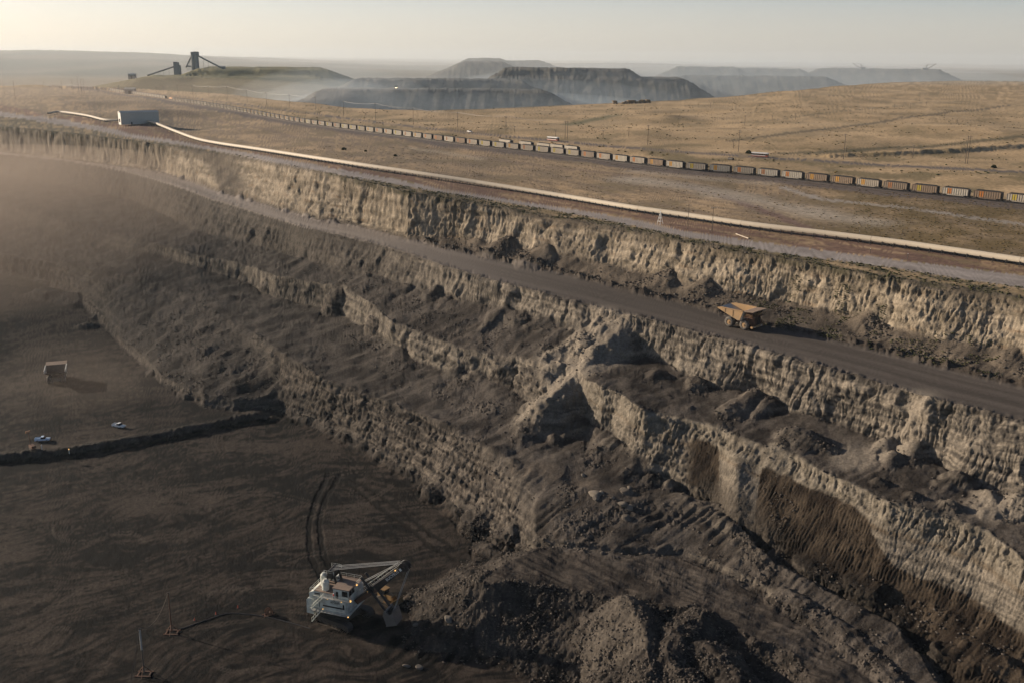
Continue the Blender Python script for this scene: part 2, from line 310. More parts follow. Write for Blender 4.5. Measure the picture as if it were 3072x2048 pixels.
mesa([430,600,800,960], [232,228,236,240], 2250, 300, 0.2, 3, 76, 70, 6)
mesa([1403,1470,1500], [180,179,182], 7000, 500, 0.5, 4, 77, 90, 10); mesa([1480,1560,1620], [187,187,190], 7400, 500, 0.4, 4, 78, 90, 10)
mesa([1394,1507], [192,192], 5000, 300, 0.4, 4, 79, 90, 10)
mesa([2030,2120,2213], [203,201,203], 4500, 400, 0.45, 4, 80, 80, 8); mesa([2200,2318,2400], [207,208,214], 4600, 400, 0.4, 4, 81, 80, 8)
mesa([2450,2600,2823], [214,212,213], 4700, 400, 0.45, 4, 82, 80, 8)
mesa([2048,2200,2330,2480], [231,233,228,233], 3300, 200, 0.4, 4, 83, 60, 6)
# far plain and horizon hills
far = RD[None] > 2400
amp = sstep(2400, 6000, RD)[None] * np.ones((NC, 1))
nz = fbm2(X / 1900, Y / 1900, 4, 90)
lift = 34 * sstep(R(-5), R(-24), _pa)[:, None]
Z = Z + amp * (nz * 16 + 8) + sstep(5000, 9000, RD)[None] * (fbm2(X / 3500, Y / 3500, 4, 95) * 26 + lift * 3.1 + 14) * (1 - 0.3 * sstep(11000, 20000, RD)[None])
# gentle relief on the prairie
pr = sstep(rl[NL['top']][:, None] + 15, rl[NL['top']][:, None] + 120, RD[None]) * (1 - sstep(2200, 2600, RD)[None])
for nm, wd in (('rail', 14), ('hwy', 9), ('conv', 12)):
    pr = pr * sstep(wd, wd * 3.0, np.abs(RD[None] - rl[NL[nm]][:, None]) * 0.7)
Z = Z + pr * (1 - (MESA > 0)) * fbm2(X / 170, Y / 170, 3, 97, 0.4) * 2.0

# rows: spaced by the angle they would span, so cliffs get as many as flats
def blur(A_, k, ax):
    A_ = np.moveaxis(A_, ax, 0); h = k // 2
    pad = np.concatenate([np.repeat(A_[:1], h + 1, 0), A_, np.repeat(A_[-1:], h, 0)], 0)
    cs = np.cumsum(pad, 0); return np.moveaxis((cs[k:] - cs[:-k]) / k, 0, ax)
def smooth(A_, k): return blur(blur(A_, k, 0), k, 1)
dr = np.diff(RD)[None]; rm = (RD[1:] + RD[:-1])[None] / 2
hh = np.maximum(CAM_Z - (Z[:, 1:] + Z[:, :-1]) / 2, 6.0)
wgt = dr * hh / rm ** 2 + 0.9 * np.abs(np.diff(Z, axis=1)) / rm + dr / rm * 0.012
wgt = blur(wgt, 9, 0)
cw = np.concatenate([np.zeros((NC, 1)), np.cumsum(wgt, 1)], 1)
NR = 800
VR = np.zeros((NC, NR)); VZ = np.zeros((NC, NR)); VM = np.zeros((NC, NR), np.int8)
for c in range(NC):
    VR[c] = np.interp(np.linspace(0, cw[c, -1], NR), cw[c], RD); VZ[c] = np.interp(VR[c], RD, Z[c])
    VM[c] = MESA[c][np.clip(np.searchsorted(RD, VR[c]), 0, ND - 1)]
P3 = np.stack([sinp[:, None] * VR, cosp[:, None] * VR, VZ], -1)
del X, Y, wgt, cw
def grid_normals(P):
    du = np.gradient(P, axis=0); dv = np.gradient(P, axis=1)
    n = np.cross(dv, du); n /= np.linalg.norm(n, axis=-1, keepdims=True) + 1e-12
    n[n[..., 2] < 0] *= -1
    return n
N0 = grid_normals(P3)
slope_s = smooth(np.degrees(np.arccos(np.clip(N0[..., 2], -1, 1))), 5)
rc = lambda n: rl[NL[n]][:, None]
zc = lambda n: zl[NL[n]][:, None]
vr = VR.ravel(); PHI = np.repeat(_pa, NR)
x, y, z = (P3[..., k].ravel() for k in range(3))
uu = -0.62 * x + 0.78 * y; vv = 0.78 * x + 0.62 * y          # along the highwall / across it
phx = lambda px: math.atan2(at(px, 1200, -60)[0], at(px, 1200, -60)[1])
in_mine = (1 - sstep(rc('top') + 1, rc('top') + 7, VR)).ravel()
road = (sstep(rc('rout') - 0.3, rc('rout') + 1.5, VR) * (1 - sstep(rc('rin') - 2.0, rc('rin') + 0.5, VR))).ravel()
upper = (sstep(rc('rin') - 1, rc('rin') + 1, VR)).ravel() * in_mine
s_ = slope_s.ravel()
wc = sstep(34, 50, s_) * in_mine
wt = sstep(5, 15, s_) * (1 - wc) * in_mine
wf = (1 - sstep(8, 20, s_)) * in_mine * (1 - road)
lod = lambda wl: np.clip(1.7 - vr / (wl * 480), 0, 1)        # drop waves the mesh cannot carry far away
# coal face cut by the shovel's teeth, below the pale ledge on the right
below_k = (zc('ft') - VZ).ravel()
face_k = ((VR < rc('ft') + 2) & (VR > rc('gul') + 1)).ravel() * sstep(phx(2040), phx(2100), PHI)
kw = 4.6 + 1.2 * noise2(uu / 17, uu * 0, 301) + 0.5 * fbm2(uu / 3, z / 2, 2, 302) + 22 * sstep(phx(2165), phx(2195), PHI) * (1 - sstep(phx(2285), phx(2305), PHI)) + 9 * sstep(phx(2600), phx(2760), PHI)
coal = face_k * sstep(kw - 0.5, kw + 0.5, below_k)
teeth = face_k * sstep(3.5, 5.5, below_k) * sstep(26, 40, s_)
def blocks(a_, b_, seed):
    """piecewise-constant cells: (random value of the nearest cell, distance to it)"""
    ai = np.floor(a_).astype(np.int64); bi = np.floor(b_).astype(np.int64); best = np.full(a_.shape, 9.0, np.float32); val = np.zeros(a_.shape, np.float32)
    for da in (-1, 0, 1):
        for db in (-1, 0, 1):
            h = _perm[(_perm[(ai + da + seed * 131) & 4095] + bi + db) & 4095]
            cx_ = ai + da + (h & 63) / 63.0; cy_ = bi + db + ((h >> 6) & 63) / 63.0
            d = ((a_ - cx_) ** 2 + (b_ - cy_) ** 2).astype(np.float32); m_ = d < best
            best = np.where(m_, d, best); val = np.where(m_, (h % 997) / 997.0, val)
    return val.astype(np.float32), best
n_fan = lambda a_, b_: fbm2(a_ / 9, b_ / 14, 2, 540)
warp = fbm2(uu / 9, z / 6, 2, 200)
zt_ = z + 0.016 * uu + 0.5 * warp
uw = uu + 9 * noise2(uu / 37, uu * 0, 545) + 4 * noise2(uu / 13, uu * 0 + 7, 546)
big = ridged2(uw / 19 + warp * 0.2, z / 60, 2, 210) * (0.35 + 1.1 * sstep(-.35, .35, noise2(uu / 55, uu * 0 + 3, 547)))
up_ = upper > 0.5
b1, _ = blocks(uu / 5.0 + 0.3 * warp, zt_ / np.where(up_, 3.4, 2.0), 501); b2, _ = blocks(uu / 1.9, zt_ / np.where(up_, 1.3, 0.85), 502); b3, _ = blocks(uu / 0.8, zt_ / 0.5, 503)
e_face = ((VR < rc('rout') + 1) & (VR > rc('eb') - 2)).ravel()
blk = np.where(e_face, .32, np.where(up_, .7, np.where(PHI > phx(1720), .62, .85)))
disp = wc * (1 - 0.7 * teeth) * (np.where(up_, 2.3, np.where(e_face, 1.5, 1.1)) * (1 - .65 * sstep(550, 850, vr)) * (big - 0.3) + blk * (1.15 * (b1 - .5) + 0.62 * (b2 - .5) + 0.30 * lod(0.8) * (b3 - .5)) + np.where(e_face, .8, 0) * fbm2(uw / 6.5 + .5 * warp, z / 12, 3, 216, .62) + 0.3 * fbm2(uu / 3.0 + warp * 0.5, z / 14, 3, 215, 0.6))
disp += wc * (1 - 0.5 * teeth) * (0.30 * fbm3(x / 1.8, y / 1.8, z / 1.3, 3, 220, 0.65))
zq = zt_ + 1.9 * noise2(zt_ / 3.1, uu / 160, 524) + .5 * noise2(uu / 16, zt_ / 4, 525)
st = zq / 2.9
strat = sstep(-0.25, 0.25, fbm2(uu / 30, z / 10, 2, 230))
disp += wc * (1 - teeth) * 0.55 * blk * (sstep(0.15, 0.3, st % 1.0) - sstep(0.75, 1.0, st % 1.0) - 0.5) * (0.3 + 0.7 * strat)
crk = np.exp(-(noise2(uu / 3.1 + .25 * warp, z / 22, 520) / .06) ** 2) + .6 * np.exp(-(noise2(uu / 1.3 + .2 * warp, z / 9, 521) / .08) ** 2)
disp -= wc * (1 - .6 * teeth) * 0.75 * crk * sstep(-.3, .2, fbm2(uu / 14, z / 7, 2, 522))
bed = np.exp(-(((zq / 1.7) % 1 - .5) / .12) ** 2) * sstep(-.05, .3, noise2(uu / 13, np.floor(zq / 1.7) * 3.7, 523)) * np.where(up_, .6, 1.0)
disp -= wc * (1 - teeth) * 0.42 * blk * bed
but = np.exp(-((PHI - phx(2238)) / .013) ** 2) * ((VR < rc('ft') - 1) & (VR > rc('gul'))).ravel()
disp += but * wc * 3.0 * sstep(2, 8, below_k)
tw = uu / 0.95 + 0.5 * fbm2(uu / 4, z / 5, 2, 304) + 1.6 * b1
disp += teeth * (0.06 + 0.09 * coal) * np.sin(2 * np.pi * tw) * lod(0.9) * (0.4 + 0.6 * sstep(-0.25, 0.2, fbm2(uu / 7, z / 3.5, 2, 305)))
# loose slopes: streaks running downhill and coarse lumps
lump = sstep(-0.05, 0.45, fbm2(x / 16, y / 16, 3, 253))
c1, _ = blocks(x / 1.5, y / 1.5, 511); c2, _ = blocks(x / 0.7, y / 0.7, 512)
mid_b = (VR < rc('rout') - 6).ravel() * (VR > rc('gb')).ravel() * (1 - wc) * in_mine
disp += mid_b * (0.9 * ridged2(uu / 13 + .5 * warp, vv / 45, 2, 530) - .3 + 0.8 * fbm2(x / 17, y / 17, 3, 531)) * (1 - 0.5 * sstep(phx(1750), phx(1850), PHI))
disp += wt * (0.20 * fbm2(uu / 1.5 + 0.3 * warp, vv / 20, 2, 250) + 0.45 * fbm2(x / 8, y / 8, 3, 255) + (0.04 + 0.42 * lump) * (c1 - .5) + lod(.8) * (0.05 + 0.22 * lump) * (c2 - .5))
on_floor = (VR < rc('gb') - 4).ravel()
pile = on_floor * sstep(8, 18, s_) * (VZ.ravel() > -82)
disp += pile * (0.26 * (c1 - .5) + 0.22 * (c2 - .5) + 0.38 * fbm2(x / 9, y / 9, 3, 283))
btop = on_floor * (VZ.ravel() > -75) * (1 - sstep(12, 20, s_))
rw = (x - 30) * 0.72 - (y - 255) * 0.69; rv = (x - 30) * 0.69 + (y - 255) * 0.72
disp += btop * (0.55 * fbm2(x / 9, y / 9, 3, 286) + 0.22 * fbm2(rw / 16, rv / 1.3, 3, 287) + 0.16 * (c1 - .5) * lump)
disp += wf * (0.24 * fbm2(x / 7, y / 7, 3, 260) + 0.10 * lump * fbm2(x / 1.3, y / 1.3, 2, 262)) * np.where(on_floor, 0.5, 1.3)
# low berm windrows along both edges of the haul road, heaps against the talus
be = np.exp(-(((vr - rc('rin').repeat(NR, 1).ravel()) - 2.2) / 2.2) ** 2)
disp += be * (0.45 + 2.3 * np.clip(fbm2(uu / 4, vv / 4, 3, 268), 0, 1)) * sstep(phx(1150), phx(1350), PHI)
fan = sstep(phx(1930), phx(1990), PHI) * (1 - sstep(phx(2230), phx(2290), PHI)) * ((VR < rc('gt')) & (VR > rc('gb') - 2)).ravel()
disp += fan * 0.36 * np.sin(2 * np.pi * (uu / 3.1 + .6 * fbm2(uu / 12, vv / 18, 2, 541) + vv / 30)) * sstep(-.25, .35, n_fan(uu, vv))
be2 = np.exp(-(((vr - rc('rout').repeat(NR, 1).ravel()) + 1.0) / 1.3) ** 2)
disp += be2 * (0.5 + 0.9 * fbm2(uu / 6, vv / 6, 3, 269)) * (1 - sstep(380, 600, vr))
edge_ = np.exp(-((vr - rc('rout').repeat(NR, 1).ravel() + 3) / 5) ** 2) * sstep(420, 650, vr); disp = disp * (1 - .85 * edge_) - .6 * edge_
mm = (VM.ravel() > 0)
disp += mm * sstep(9, 22, s_) * (1.4 * ridged2(x / 26, (y * 0.25 + z) / 200, 3, 270)) * np.where(VM.ravel() == 4, 1.5, 1.0) * np.where(VM.ravel() == 3, 0.4, 1)
P3 = P3 + (N0.reshape(-1, 3) * disp[:, None]).reshape(P3.shape)

# ------------------------------------------------------------------ base colours of the ground (what it is made of, not how it is lit)
C = np.zeros((NC * NR, 3))
def mixc(mask, col):
    global C
    mask = np.clip(mask, 0, 1)[:, None]; C = C * (1 - mask) + np.asarray(col) * mask        # col: one colour or one per vertex
def lerp(c0, c1, t): return np.asarray(c0)[None] * (1 - t[:, None]) + np.asarray(c1)[None] * t[:, None]
n1 = fbm2(x / 70, y / 70, 4, 400); n2 = fbm2(x / 14, y / 14, 4, 404); n3 = fbm2(uu / 40, vv / 5, 3, 408); nf = fbm2(x / 3.5, y / 3.5, 3, 412)
# prairie grass: gold, with olive scrub
grass = lerp((0.45, 0.325, 0.19), (0.30, 0.22, 0.125), np.clip(0.5 + 0.9 * n1, 0, 1))
C = grass
pf = sstep(rc('hwy') - 40, rc('hwy') + 200, VR).ravel()
scr = sstep(0.02, 0.34, fbm2(x / 48, y / 42, 4, 420)) * (0.75 - 0.35 * pf)
mixc(scr, (0.125, 0.105, 0.055))
mixc(sstep(0.25, 0.55, fbm2(x / 150, y / 60, 4, 426)) * 0.45 * pf, (0.36, 0.275, 0.17))
near_slope = ((VR < rc('rail') - 6) & (VR > rc('conv') + 2)).ravel().astype(float)
mixc(near_slope * (0.45 + 0.5 * sstep(-0.2, 0.4, n3)), (0.185, 0.142, 0.10))
mixc(near_slope * sstep(phx(2250), phx(2600), PHI) * (0.4 + 0.5 * sstep(-.3, .3, fbm2(x / 18, y / 18, 3, 428))), (0.125, 0.092, 0.045))
mixc(sstep(-.1, .35, fbm2(x / 60, y / 22, 4, 429)) * .5 * (1 - pf) * (1 - near_slope), (0.19, 0.145, 0.08))
# mine soils
debris = lerp((0.040, 0.0335, 0.0285), (0.115, 0.099, 0.084), np.clip(0.45 + 0.7 * n2 + 0.3 * nf + 0.55 * fbm2(uu / 2.2 + .4 * warp, vv / 26, 3, 414, .6) + 0.3 * n1, 0, 1))
tan = lerp((0.185, 0.153, 0.112), (0.385, 0.322, 0.242), np.clip(0.5 + 0.8 * fbm2(uu / 30, zt_ / 1.6, 3, 430, .65) + 0.5 * (b1 - .5) + .3 * warp - .25 * bed, 0, 1))
grey = lerp((0.085, 0.075, 0.064), (0.265, 0.228, 0.182), np.clip(0.5 + 0.9 * fbm2(uu / 45, zt_ / 1.1, 3, 434, .7) + 0.45 * (b1 - .5) + 0.3 * (b2 - .5) - .35 * bed + .2 * nf, 0, 1))
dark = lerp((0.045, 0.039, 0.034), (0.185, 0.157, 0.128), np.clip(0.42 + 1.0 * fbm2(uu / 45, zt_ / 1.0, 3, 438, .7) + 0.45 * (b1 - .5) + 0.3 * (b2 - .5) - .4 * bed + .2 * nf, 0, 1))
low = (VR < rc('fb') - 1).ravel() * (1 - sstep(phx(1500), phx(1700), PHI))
def over(mask, cols):
    global C
    mask = np.clip(mask, 0, 1)[:, None]; C = C * (1 - mask) + cols * mask
over(in_mine, debris)
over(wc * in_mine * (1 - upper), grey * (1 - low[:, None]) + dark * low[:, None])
over(sstep(22, 34, s_) * (1 - wc) * in_mine * 0.5, grey * 0.8)
over(wc * e_face * .6 * (1 - sstep(phx(1100), phx(1500), PHI)), debris * 1.15)
over(wc * upper, tan); over(wt * upper * 0.85, lerp((0.10, 0.082, 0.064), (0.185, 0.150, 0.113), np.clip(0.5 + n2, 0, 1)))
# weathered rust-coloured seams in the upper wall
mixc(wc * upper * sstep(0.38, 0.5, np.abs(((z + 0.5 * warp + 0.006 * uu + 5) / 5.5) % 1 - 0.5)) * sstep(0.0, 0.3, noise2(uu / 15, z * 0, 441)) * 0.55, (0.22, 0.13, 0.065))
mixc(np.exp(-(((VZ + 10.5).ravel()) / 1.6) ** 2) * upper * 0.55, (0.13, 0.105, 0.075))
# thin brown coal stringer under the pale ledge, then the coal itself
mixc(((VR < rc('ft') + 3) & (VR > rc('fb') - 2)).ravel() * sstep(phx(1715), phx(1740), PHI) * np.exp(-((below_k - 6.5 - 0.6 * warp) / 0.55) ** 2) * 0.8, (0.10, 0.055, 0.022))
over(coal, lerp((0.022, 0.016, 0.012), (0.085, 0.065, 0.046), np.clip(0.42 + 0.75 * fbm2(uu / 3, z / 6, 3, 445) + 0.5 * fbm2(uu / 14, z / 8, 2, 447), 0, 1)))
kled = ((VR < rc('ft') + 2.5) & (VR > rc('fb'))).ravel() * sstep(phx(1720), phx(1760), PHI) * (1 - coal) * sstep(14, 30, s_)
over(kled * 0.8 * (1 - .65 * sstep(5.5, 8, below_k)), lerp((0.135, 0.116, 0.09), (0.285, 0.248, 0.195), np.clip(0.5 + 0.8 * fbm2(uu / 2.5, z / 2.5, 3, 449), 0, 1)))
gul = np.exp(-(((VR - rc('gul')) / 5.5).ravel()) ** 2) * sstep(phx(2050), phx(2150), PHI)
mixc(be * sstep(phx(1150), phx(1350), PHI) * .8, (0.055, 0.045, 0.037))
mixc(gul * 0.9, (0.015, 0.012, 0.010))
# floor of worked coal and carbonaceous shale, combed by dozer passes
fa = 0.84 * x + 0.54 * y; fb_ = -0.54 * x + 0.84 * y + 0.0022 * (0.84 * x + 0.54 * y - 75) ** 2 + 9 * fbm2(x / 45, y / 45, 3, 450)
stk = 0.55 * fbm2(fa / 13, fb_ / 1.7, 4, 452, 0.66) + 0.35 * fbm2(fa / 50, fb_ / 8, 3, 456) + 0.25 * fbm2(x / 3, y / 3, 3, 457) + 0.5 * fbm2(x / 30, y / 30, 3, 459)
over(on_floor.astype(float), lerp((0.004, 0.0033, 0.003), (0.056, 0.044, 0.035), np.clip(0.38 + 1.3 * stk, 0, 1)))
flow_d = (on_floor & (s_ < 14)) * (0.05 * lod(1.6) * fbm2(fa / 9, fb_ / 1.3, 3, 458, 0.7) + 0.07 * (c2 - .5) * lump)
P3[..., 2] += flow_d.reshape(NC, NR)
over(pile, lerp((0.024, 0.0205, 0.018), (0.074, 0.063, 0.053), np.clip(0.5 + 0.6 * n2 + 0.6 * nf, 0, 1)))
over(btop * .9, lerp((0.030, 0.025, 0.022), (0.092, 0.077, 0.064), np.clip(0.45 + 0.7 * fbm2(rw / 18, rv / 1.5, 4, 288, .6) + .4 * n2, 0, 1)))
# haul road and access road, streaked along their length
lane = ((VR - rc('rout')) / (rc('rin') - rc('rout'))).ravel()
over(road, lerp((0.036, 0.030, 0.026), (0.084, 0.071, 0.061), np.clip(0.5 + 0.95 * fbm2(lane * 9 + 0.5 * fbm2(uu / 90, lane, 2, 460), uu / 160, 3, 461) + 0.3 * fbm2(uu / 22, lane * 20, 2, 464) + 0.25 * np.cos(2 * np.pi * lane), 0, 1)))
mixc(road * .9 * (1 - .8 * sstep(phx(700), phx(1900), PHI)), lerp((0.26, 0.226, 0.195), (0.40, 0.35, 0.305), np.clip(.5 + .8 * fbm2(lane * 6, uu / 200, 3, 469), 0, 1)))
ar = ((VR > rc('arl')) & (VR < rc('aru'))).ravel().astype(float)
la = ((VR - rc('arl')) / (rc('aru') - rc('arl'))).ravel()
over(ar, lerp((0.20, 0.176, 0.16), (0.32, 0.287, 0.262), np.clip(0.5 + 0.6 * fbm2(la * 7, uu / 120, 3, 466) + 0.3 * n2, 0, 1)))
# scrub on the lip of the highwall
lip = ((VR > rc('top') - .6) & (VR < rc('arl'))).ravel() * 1.0
mixc(lip * (0.35 + 0.6 * sstep(-0.25, 0.3, fbm2(uu / 12, vv / 4, 3, 468))), (0.085, 0.075, 0.05))
# scoria bed of the conveyor
mixc(((VR > rc('aru') + 1) & (VR < rc('conv') + 5)).ravel() * (0.9 - 0.55 * sstep(0.0, 0.4, n3)), (0.125, 0.076, 0.062))
def strip(pts, zz, half, col, a=0.9, seed=1, soft=0.4, dz=0.0):
    """a track, path or ditch along a line of pixels on ground at height zz"""
    Q = [at(p[0], p[1], p[2] if len(p) > 2 else zz) for p in pts]
    xs = [q[0] for q in Q]; ys = [q[1] for q in Q]
    m = np.nonzero((x > min(xs) - 3 * half) & (x < max(xs) + 3 * half) & (y > min(ys) - 3 * half) & (y < max(ys) + 3 * half))[0]
    d = np.full(len(m), 1e9)
    for p, q in zip(Q[:-1], Q[1:]):
        d = np.minimum(d, seg_dist(x[m], y[m], p, q)[0])
    d = d + half * 0.5 * fbm2(x[m] / (half * 4), y[m] / (half * 4), 2, seed)
    k = (1 - sstep(half * (1 - soft), half * (1 + soft), d)) * a
    C[m] = C[m] * (1 - k[:, None]) + np.asarray(col) * k[:, None]
    if dz: P3.reshape(-1, 3)[m, 2] += dz * k
# crawler tracks of the shovel
for off in (0, 1):
    o = 36 * off
    strip([(985 + o, 1422), (950 + o * .8, 1490), (930 + o * .8, 1560), (926 + o, 1610), (934 + o * 1.1, 1670), (965 + o * 1.2, 1735)], -83, 0.95, (0.006, 0.005, 0.0045), 0.95, 2 + off, 0.2, -0.22)
    strip([(990, 1424 + o * .5), (1045, 1430 + o * .5), (1130, 1478 + o), (1230, 1548 + o), (1290, 1600 + o), (1360, 1640 + o)], -83, 0.9, (0.009, 0.0075, 0.006), 0.85, 4 + off, 0.2, -0.18)
strip([(600,1640),(760,1600),(900,1590),(1010,1575)], -83, 1.5, (0.02, 0.016, 0.013), 0.6, 9)
strip([(800,1860),(860,1880),(930,1905)], -83, 2.0, (0.014, 0.012, 0.010), 0.9, 10)
tr_ = random.Random(77)
for k in range(46):
    px, py = tr_.uniform(-50, 1250), tr_.uniform(1400, 2040); an = tr_.gauss(-.22, .28); ln = tr_.uniform(90, 420); cv = tr_.uniform(-.9, .9); pts = []
    for q in range(7):
        pts.append((px, py)); px += ln / 7 * math.cos(an); py += ln / 7 * math.sin(an) * .75; an += cv / 7
    if any(p[1] < 1390 or (p[0] > 1120 and p[1] > 1640) for p in pts): continue
    dk_ = tr_.random() < .6; gap = tr_.uniform(6, 11)
    for o_ in (0, gap): strip([(p[0], p[1] + o_) for p in pts], -83, tr_.uniform(.28, .5), (0.006, 0.005, 0.0045) if dk_ else (0.075, 0.060, 0.048), tr_.uniform(.35, .7), 600 + k, .3, -.08)
for k in range(16):
    cx_, cy_, rx_ = tr_.uniform(0, 900), tr_.uniform(1420, 1980), tr_.uniform(25, 90); a0 = tr_.uniform(0, 6); pts = [(cx_ + rx_ * math.cos(a0 + q * .3), cy_ + rx_ * .42 * math.sin(a0 + q * .3)) for q in range(8)]
    for o_ in (0, 8): strip([(p[0], p[1] + o_) for p in pts], -83, .3, (0.085, 0.070, 0.056) if k % 2 else (0.008, 0.007, 0.006), .5, 660 + k, .3)
# ramp over the bank, with pale wheel paths
strip([(1850,1655),(1960,1695),(2060,1738),(2180,1800),(2300,1855),(2420,1915),(2560,2010),(2640,2080)], -71, 5.5, (0.125, 0.107, 0.09), 0.6, 11)
for o in (-14, 4, 20):
    strip([(1850, 1653 + o), (1960, 1695 + o), (2060, 1738 + o), (2180, 1800 + o), (2300, 1855 + o), (2420, 1915 + o), (2560, 2010 + o), (2640, 2080 + o)], -71, 0.7, (0.030, 0.025, 0.022), 0.6, 12, 0.4, -0.15)
strip([(1560,1392),(1640,1405),(1720,1430),(1800,1462),(1860,1480)], -63.5, 3.5, (0.10, 0.083, 0.067), 0.8, 13)
# pale spur
for p in ([(1872,950,-28.5),(1862,972,-30),(1819,1017,-33.5),(1781,1063,-38),(1735,1096,-42.5)], [(1835,955,-30),(1760,1010,-36),(1690,1070,-42)], [(1800,950,-31),(1720,1010,-37.5),(1650,1060,-43)], [(1722,1110,-44.5),(1660,1180,-51),(1590,1235,-57)], [(2755,1258,-36),(2700,1294,-39),(2640,1330,-42.5),(2570,1370,-44.6)], [(3060,1476,-42),(2985,1510,-45)]):
    strip(p, 0, 6.5, (0.27, 0.232, 0.185), 0.8, 14, 0.5)
for p in ([(1889,1790,-67),(1880,1850,-69),(1850,1950,-73)], [(2100,1480,-61.6),(2180,1530,-62.5),(2260,1620,-65)]):
    strip(p, 0, 7, (0.125, 0.107, 0.087), 0.6, 16, 0.5)
# railway ballast, paths and banks on the prairie
strip([(p[0], p[1] + 6) for p in RAIL_PX], 0, 11, (0.105, 0.088, 0.082), 0.95, 20, 0.15)
strip([(2040,562),(2150,585),(2290,625),(2400,660),(2470,690)], -3, 3.2, (0.15, 0.10, 0.085), 0.85, 21)
strip([(1400,470),(1600,500),(1800,526),(2040,562)], -3, 3.0, (0.17, 0.125, 0.10), 0.6, 22)
strip([(2350,560,-1),(2475,597,-2),(2700,628,-3),(2900,655,-3),(3072,678,-3)], -3, 2.6, (0.29, 0.265, 0.235), 0.85, 23)
strip([(1900,548),(2100,572),(2300,606),(2500,645),(2620,660)], -3, 11, (0.33, 0.29, 0.235), 0.75, 24, 0.9)
strip([(1230,452),(1330,462),(1440,482)], -3, 5, (0.36, 0.30, 0.22), 0.7, 25, 0.8)
strip([(1900,520),(2100,540),(2300,556)], -2, 6, (0.34, 0.30, 0.25), 0.45, 26, 0.9)
strip([(2192,422),(2400,405),(2620,376),(2850,345),(3072,322)], 2, 4.5, (0.10, 0.085, 0.06), 0.8, 27)
strip([(2192,368),(2350,357),(2560,338),(2700,322),(2780,315)], 4, 4.0, (0.14, 0.12, 0.075), 0.6, 28)
strip([(2030,300,3),(2200,290,6),(2400,288,10),(2500,288,10)], 4, 6.0, (0.14, 0.12, 0.085), 0.6, 29)
strip([(1706,372),(1790,360),(1850,350)], 0.5, 9, (0.10, 0.105, 0.06), 0.8, 30, 0.8); strip([(1560,370),(1660,371)], 0, 4, (0.11, 0.105, 0.06), 0.7, 31, 0.8)
strip([(2345,456),(2484,454),(2745,443),(2950,432),(3072,427),(3200,420)], 1, 7, (0.075, 0.07, 0.045), 0.8, 32, 0.4)
strip([(p[0], p[1]) for p in HWY_PX], 0.5, 9, (0.215, 0.165, 0.12), 0.7, 33, 0.5)
strip([(700,335),(900,372),(1020,400),(1150,425)], -1, 3, (0.16, 0.12, 0.095), 0.6, 34)
strip([(430,322),(600,352),(800,395),(900,420),(1000,440)], -3, 3, (0.16, 0.12, 0.095), 0.6, 35)
# rims and far ground
rim = np.exp(-(((VR - rc('pe')) - 8).ravel() / 26) ** 2)
mixc(rim * (0.9 * sstep(phx(1000), phx(1250), PHI)), (0.085, 0.075, 0.055))
over((VR > rc('pe') + 14).ravel() * 1.0, lerp((0.20, 0.165, 0.115), (0.115, 0.105, 0.07), np.clip(0.5 + fbm2(x / 600, y / 900, 4, 470), 0, 1)))
over(((VR > rc('pe') + 14) & (VR < rc('pe') + 500)).ravel() * sstep(phx(1100), phx(1300), PHI) * 1.0, lerp((0.11, 0.095, 0.075), (0.16, 0.135, 0.105), np.clip(0.5 + n1, 0, 1)))
over((VM.ravel() > 0) & (VM.ravel() != 3), lerp((0.055, 0.052, 0.045), (0.12, 0.108, 0.09), np.clip(0.5 + 0.8 * fbm2(x / 30, z / 20, 3, 474), 0, 1)))
over((VM.ravel() == 3) * 1.0, lerp((0.085, 0.085, 0.045), (0.18, 0.16, 0.085), np.clip(0.5 + fbm2(x / 110, y / 70, 3, 476), 0, 1)))

# ------------------------------------------------------------------ materials
MATS = {}
def ground_mat(name, bump=0.4, scale=1.0, fine=0.35, dist=0.12, spec=0.1, squash=1.0):
    m = bpy.data.materials.new(name); m.use_nodes = True; t = m.node_tree; b = t.nodes['Principled BSDF']
    at_ = t.nodes.new('ShaderNodeAttribute'); at_.attribute_name = 'soil'
    geo = t.nodes.new('ShaderNodeNewGeometry')
    n1_ = t.nodes.new('ShaderNodeTexNoise'); n1_.inputs['Scale'].default_value = 1.1 * scale; n1_.inputs['Detail'].default_value = 6; n1_.inputs['Roughness'].default_value = 0.7
    t.links.new(geo.outputs['Position'], n1_.inputs['Vector'])
    mr = t.nodes.new('ShaderNodeMapRange'); mr.inputs['From Min'].default_value = 0.3; mr.inputs['From Max'].default_value = 0.7
    mr.inputs['To Min'].default_value = 1 - fine; mr.inputs['To Max'].default_value = 1 + fine
    t.links.new(n1_.outputs['Fac'], mr.inputs['Value'])
    mx = t.nodes.new('ShaderNodeVectorMath'); mx.operation = 'SCALE'
    t.links.new(at_.outputs['Color'], mx.inputs[0]); t.links.new(mr.outputs[0], mx.inputs['Scale'])
    t.links.new(mx.outputs[0], b.inputs['Base Color'])
    bp = t.nodes.new('ShaderNodeBump'); bp.inputs['Strength'].default_value = bump; bp.inputs['Distance'].default_value = dist
    n2_ = t.nodes.new('ShaderNodeTexNoise'); n2_.inputs['Scale'].default_value = 1.6 * scale; n2_.inputs['Detail'].default_value = 5; n2_.inputs['Roughness'].default_value = 0.65
    mp = t.nodes.new('ShaderNodeMapping'); mp.inputs['Scale'].default_value = (1, 1, squash); t.links.new(geo.outputs['Position'], mp.inputs['Vector'])
    t.links.new(mp.outputs[0], n2_.inputs['Vector'])
    t.links.new(n2_.outputs['Fac'], bp.inputs['Height']); t.links.new(bp.outputs[0], b.inputs['Normal'])
    b.inputs['Roughness'].default_value = 0.95; b.inputs['Specular IOR Level'].default_value = spec
    MATS[name] = m; return m
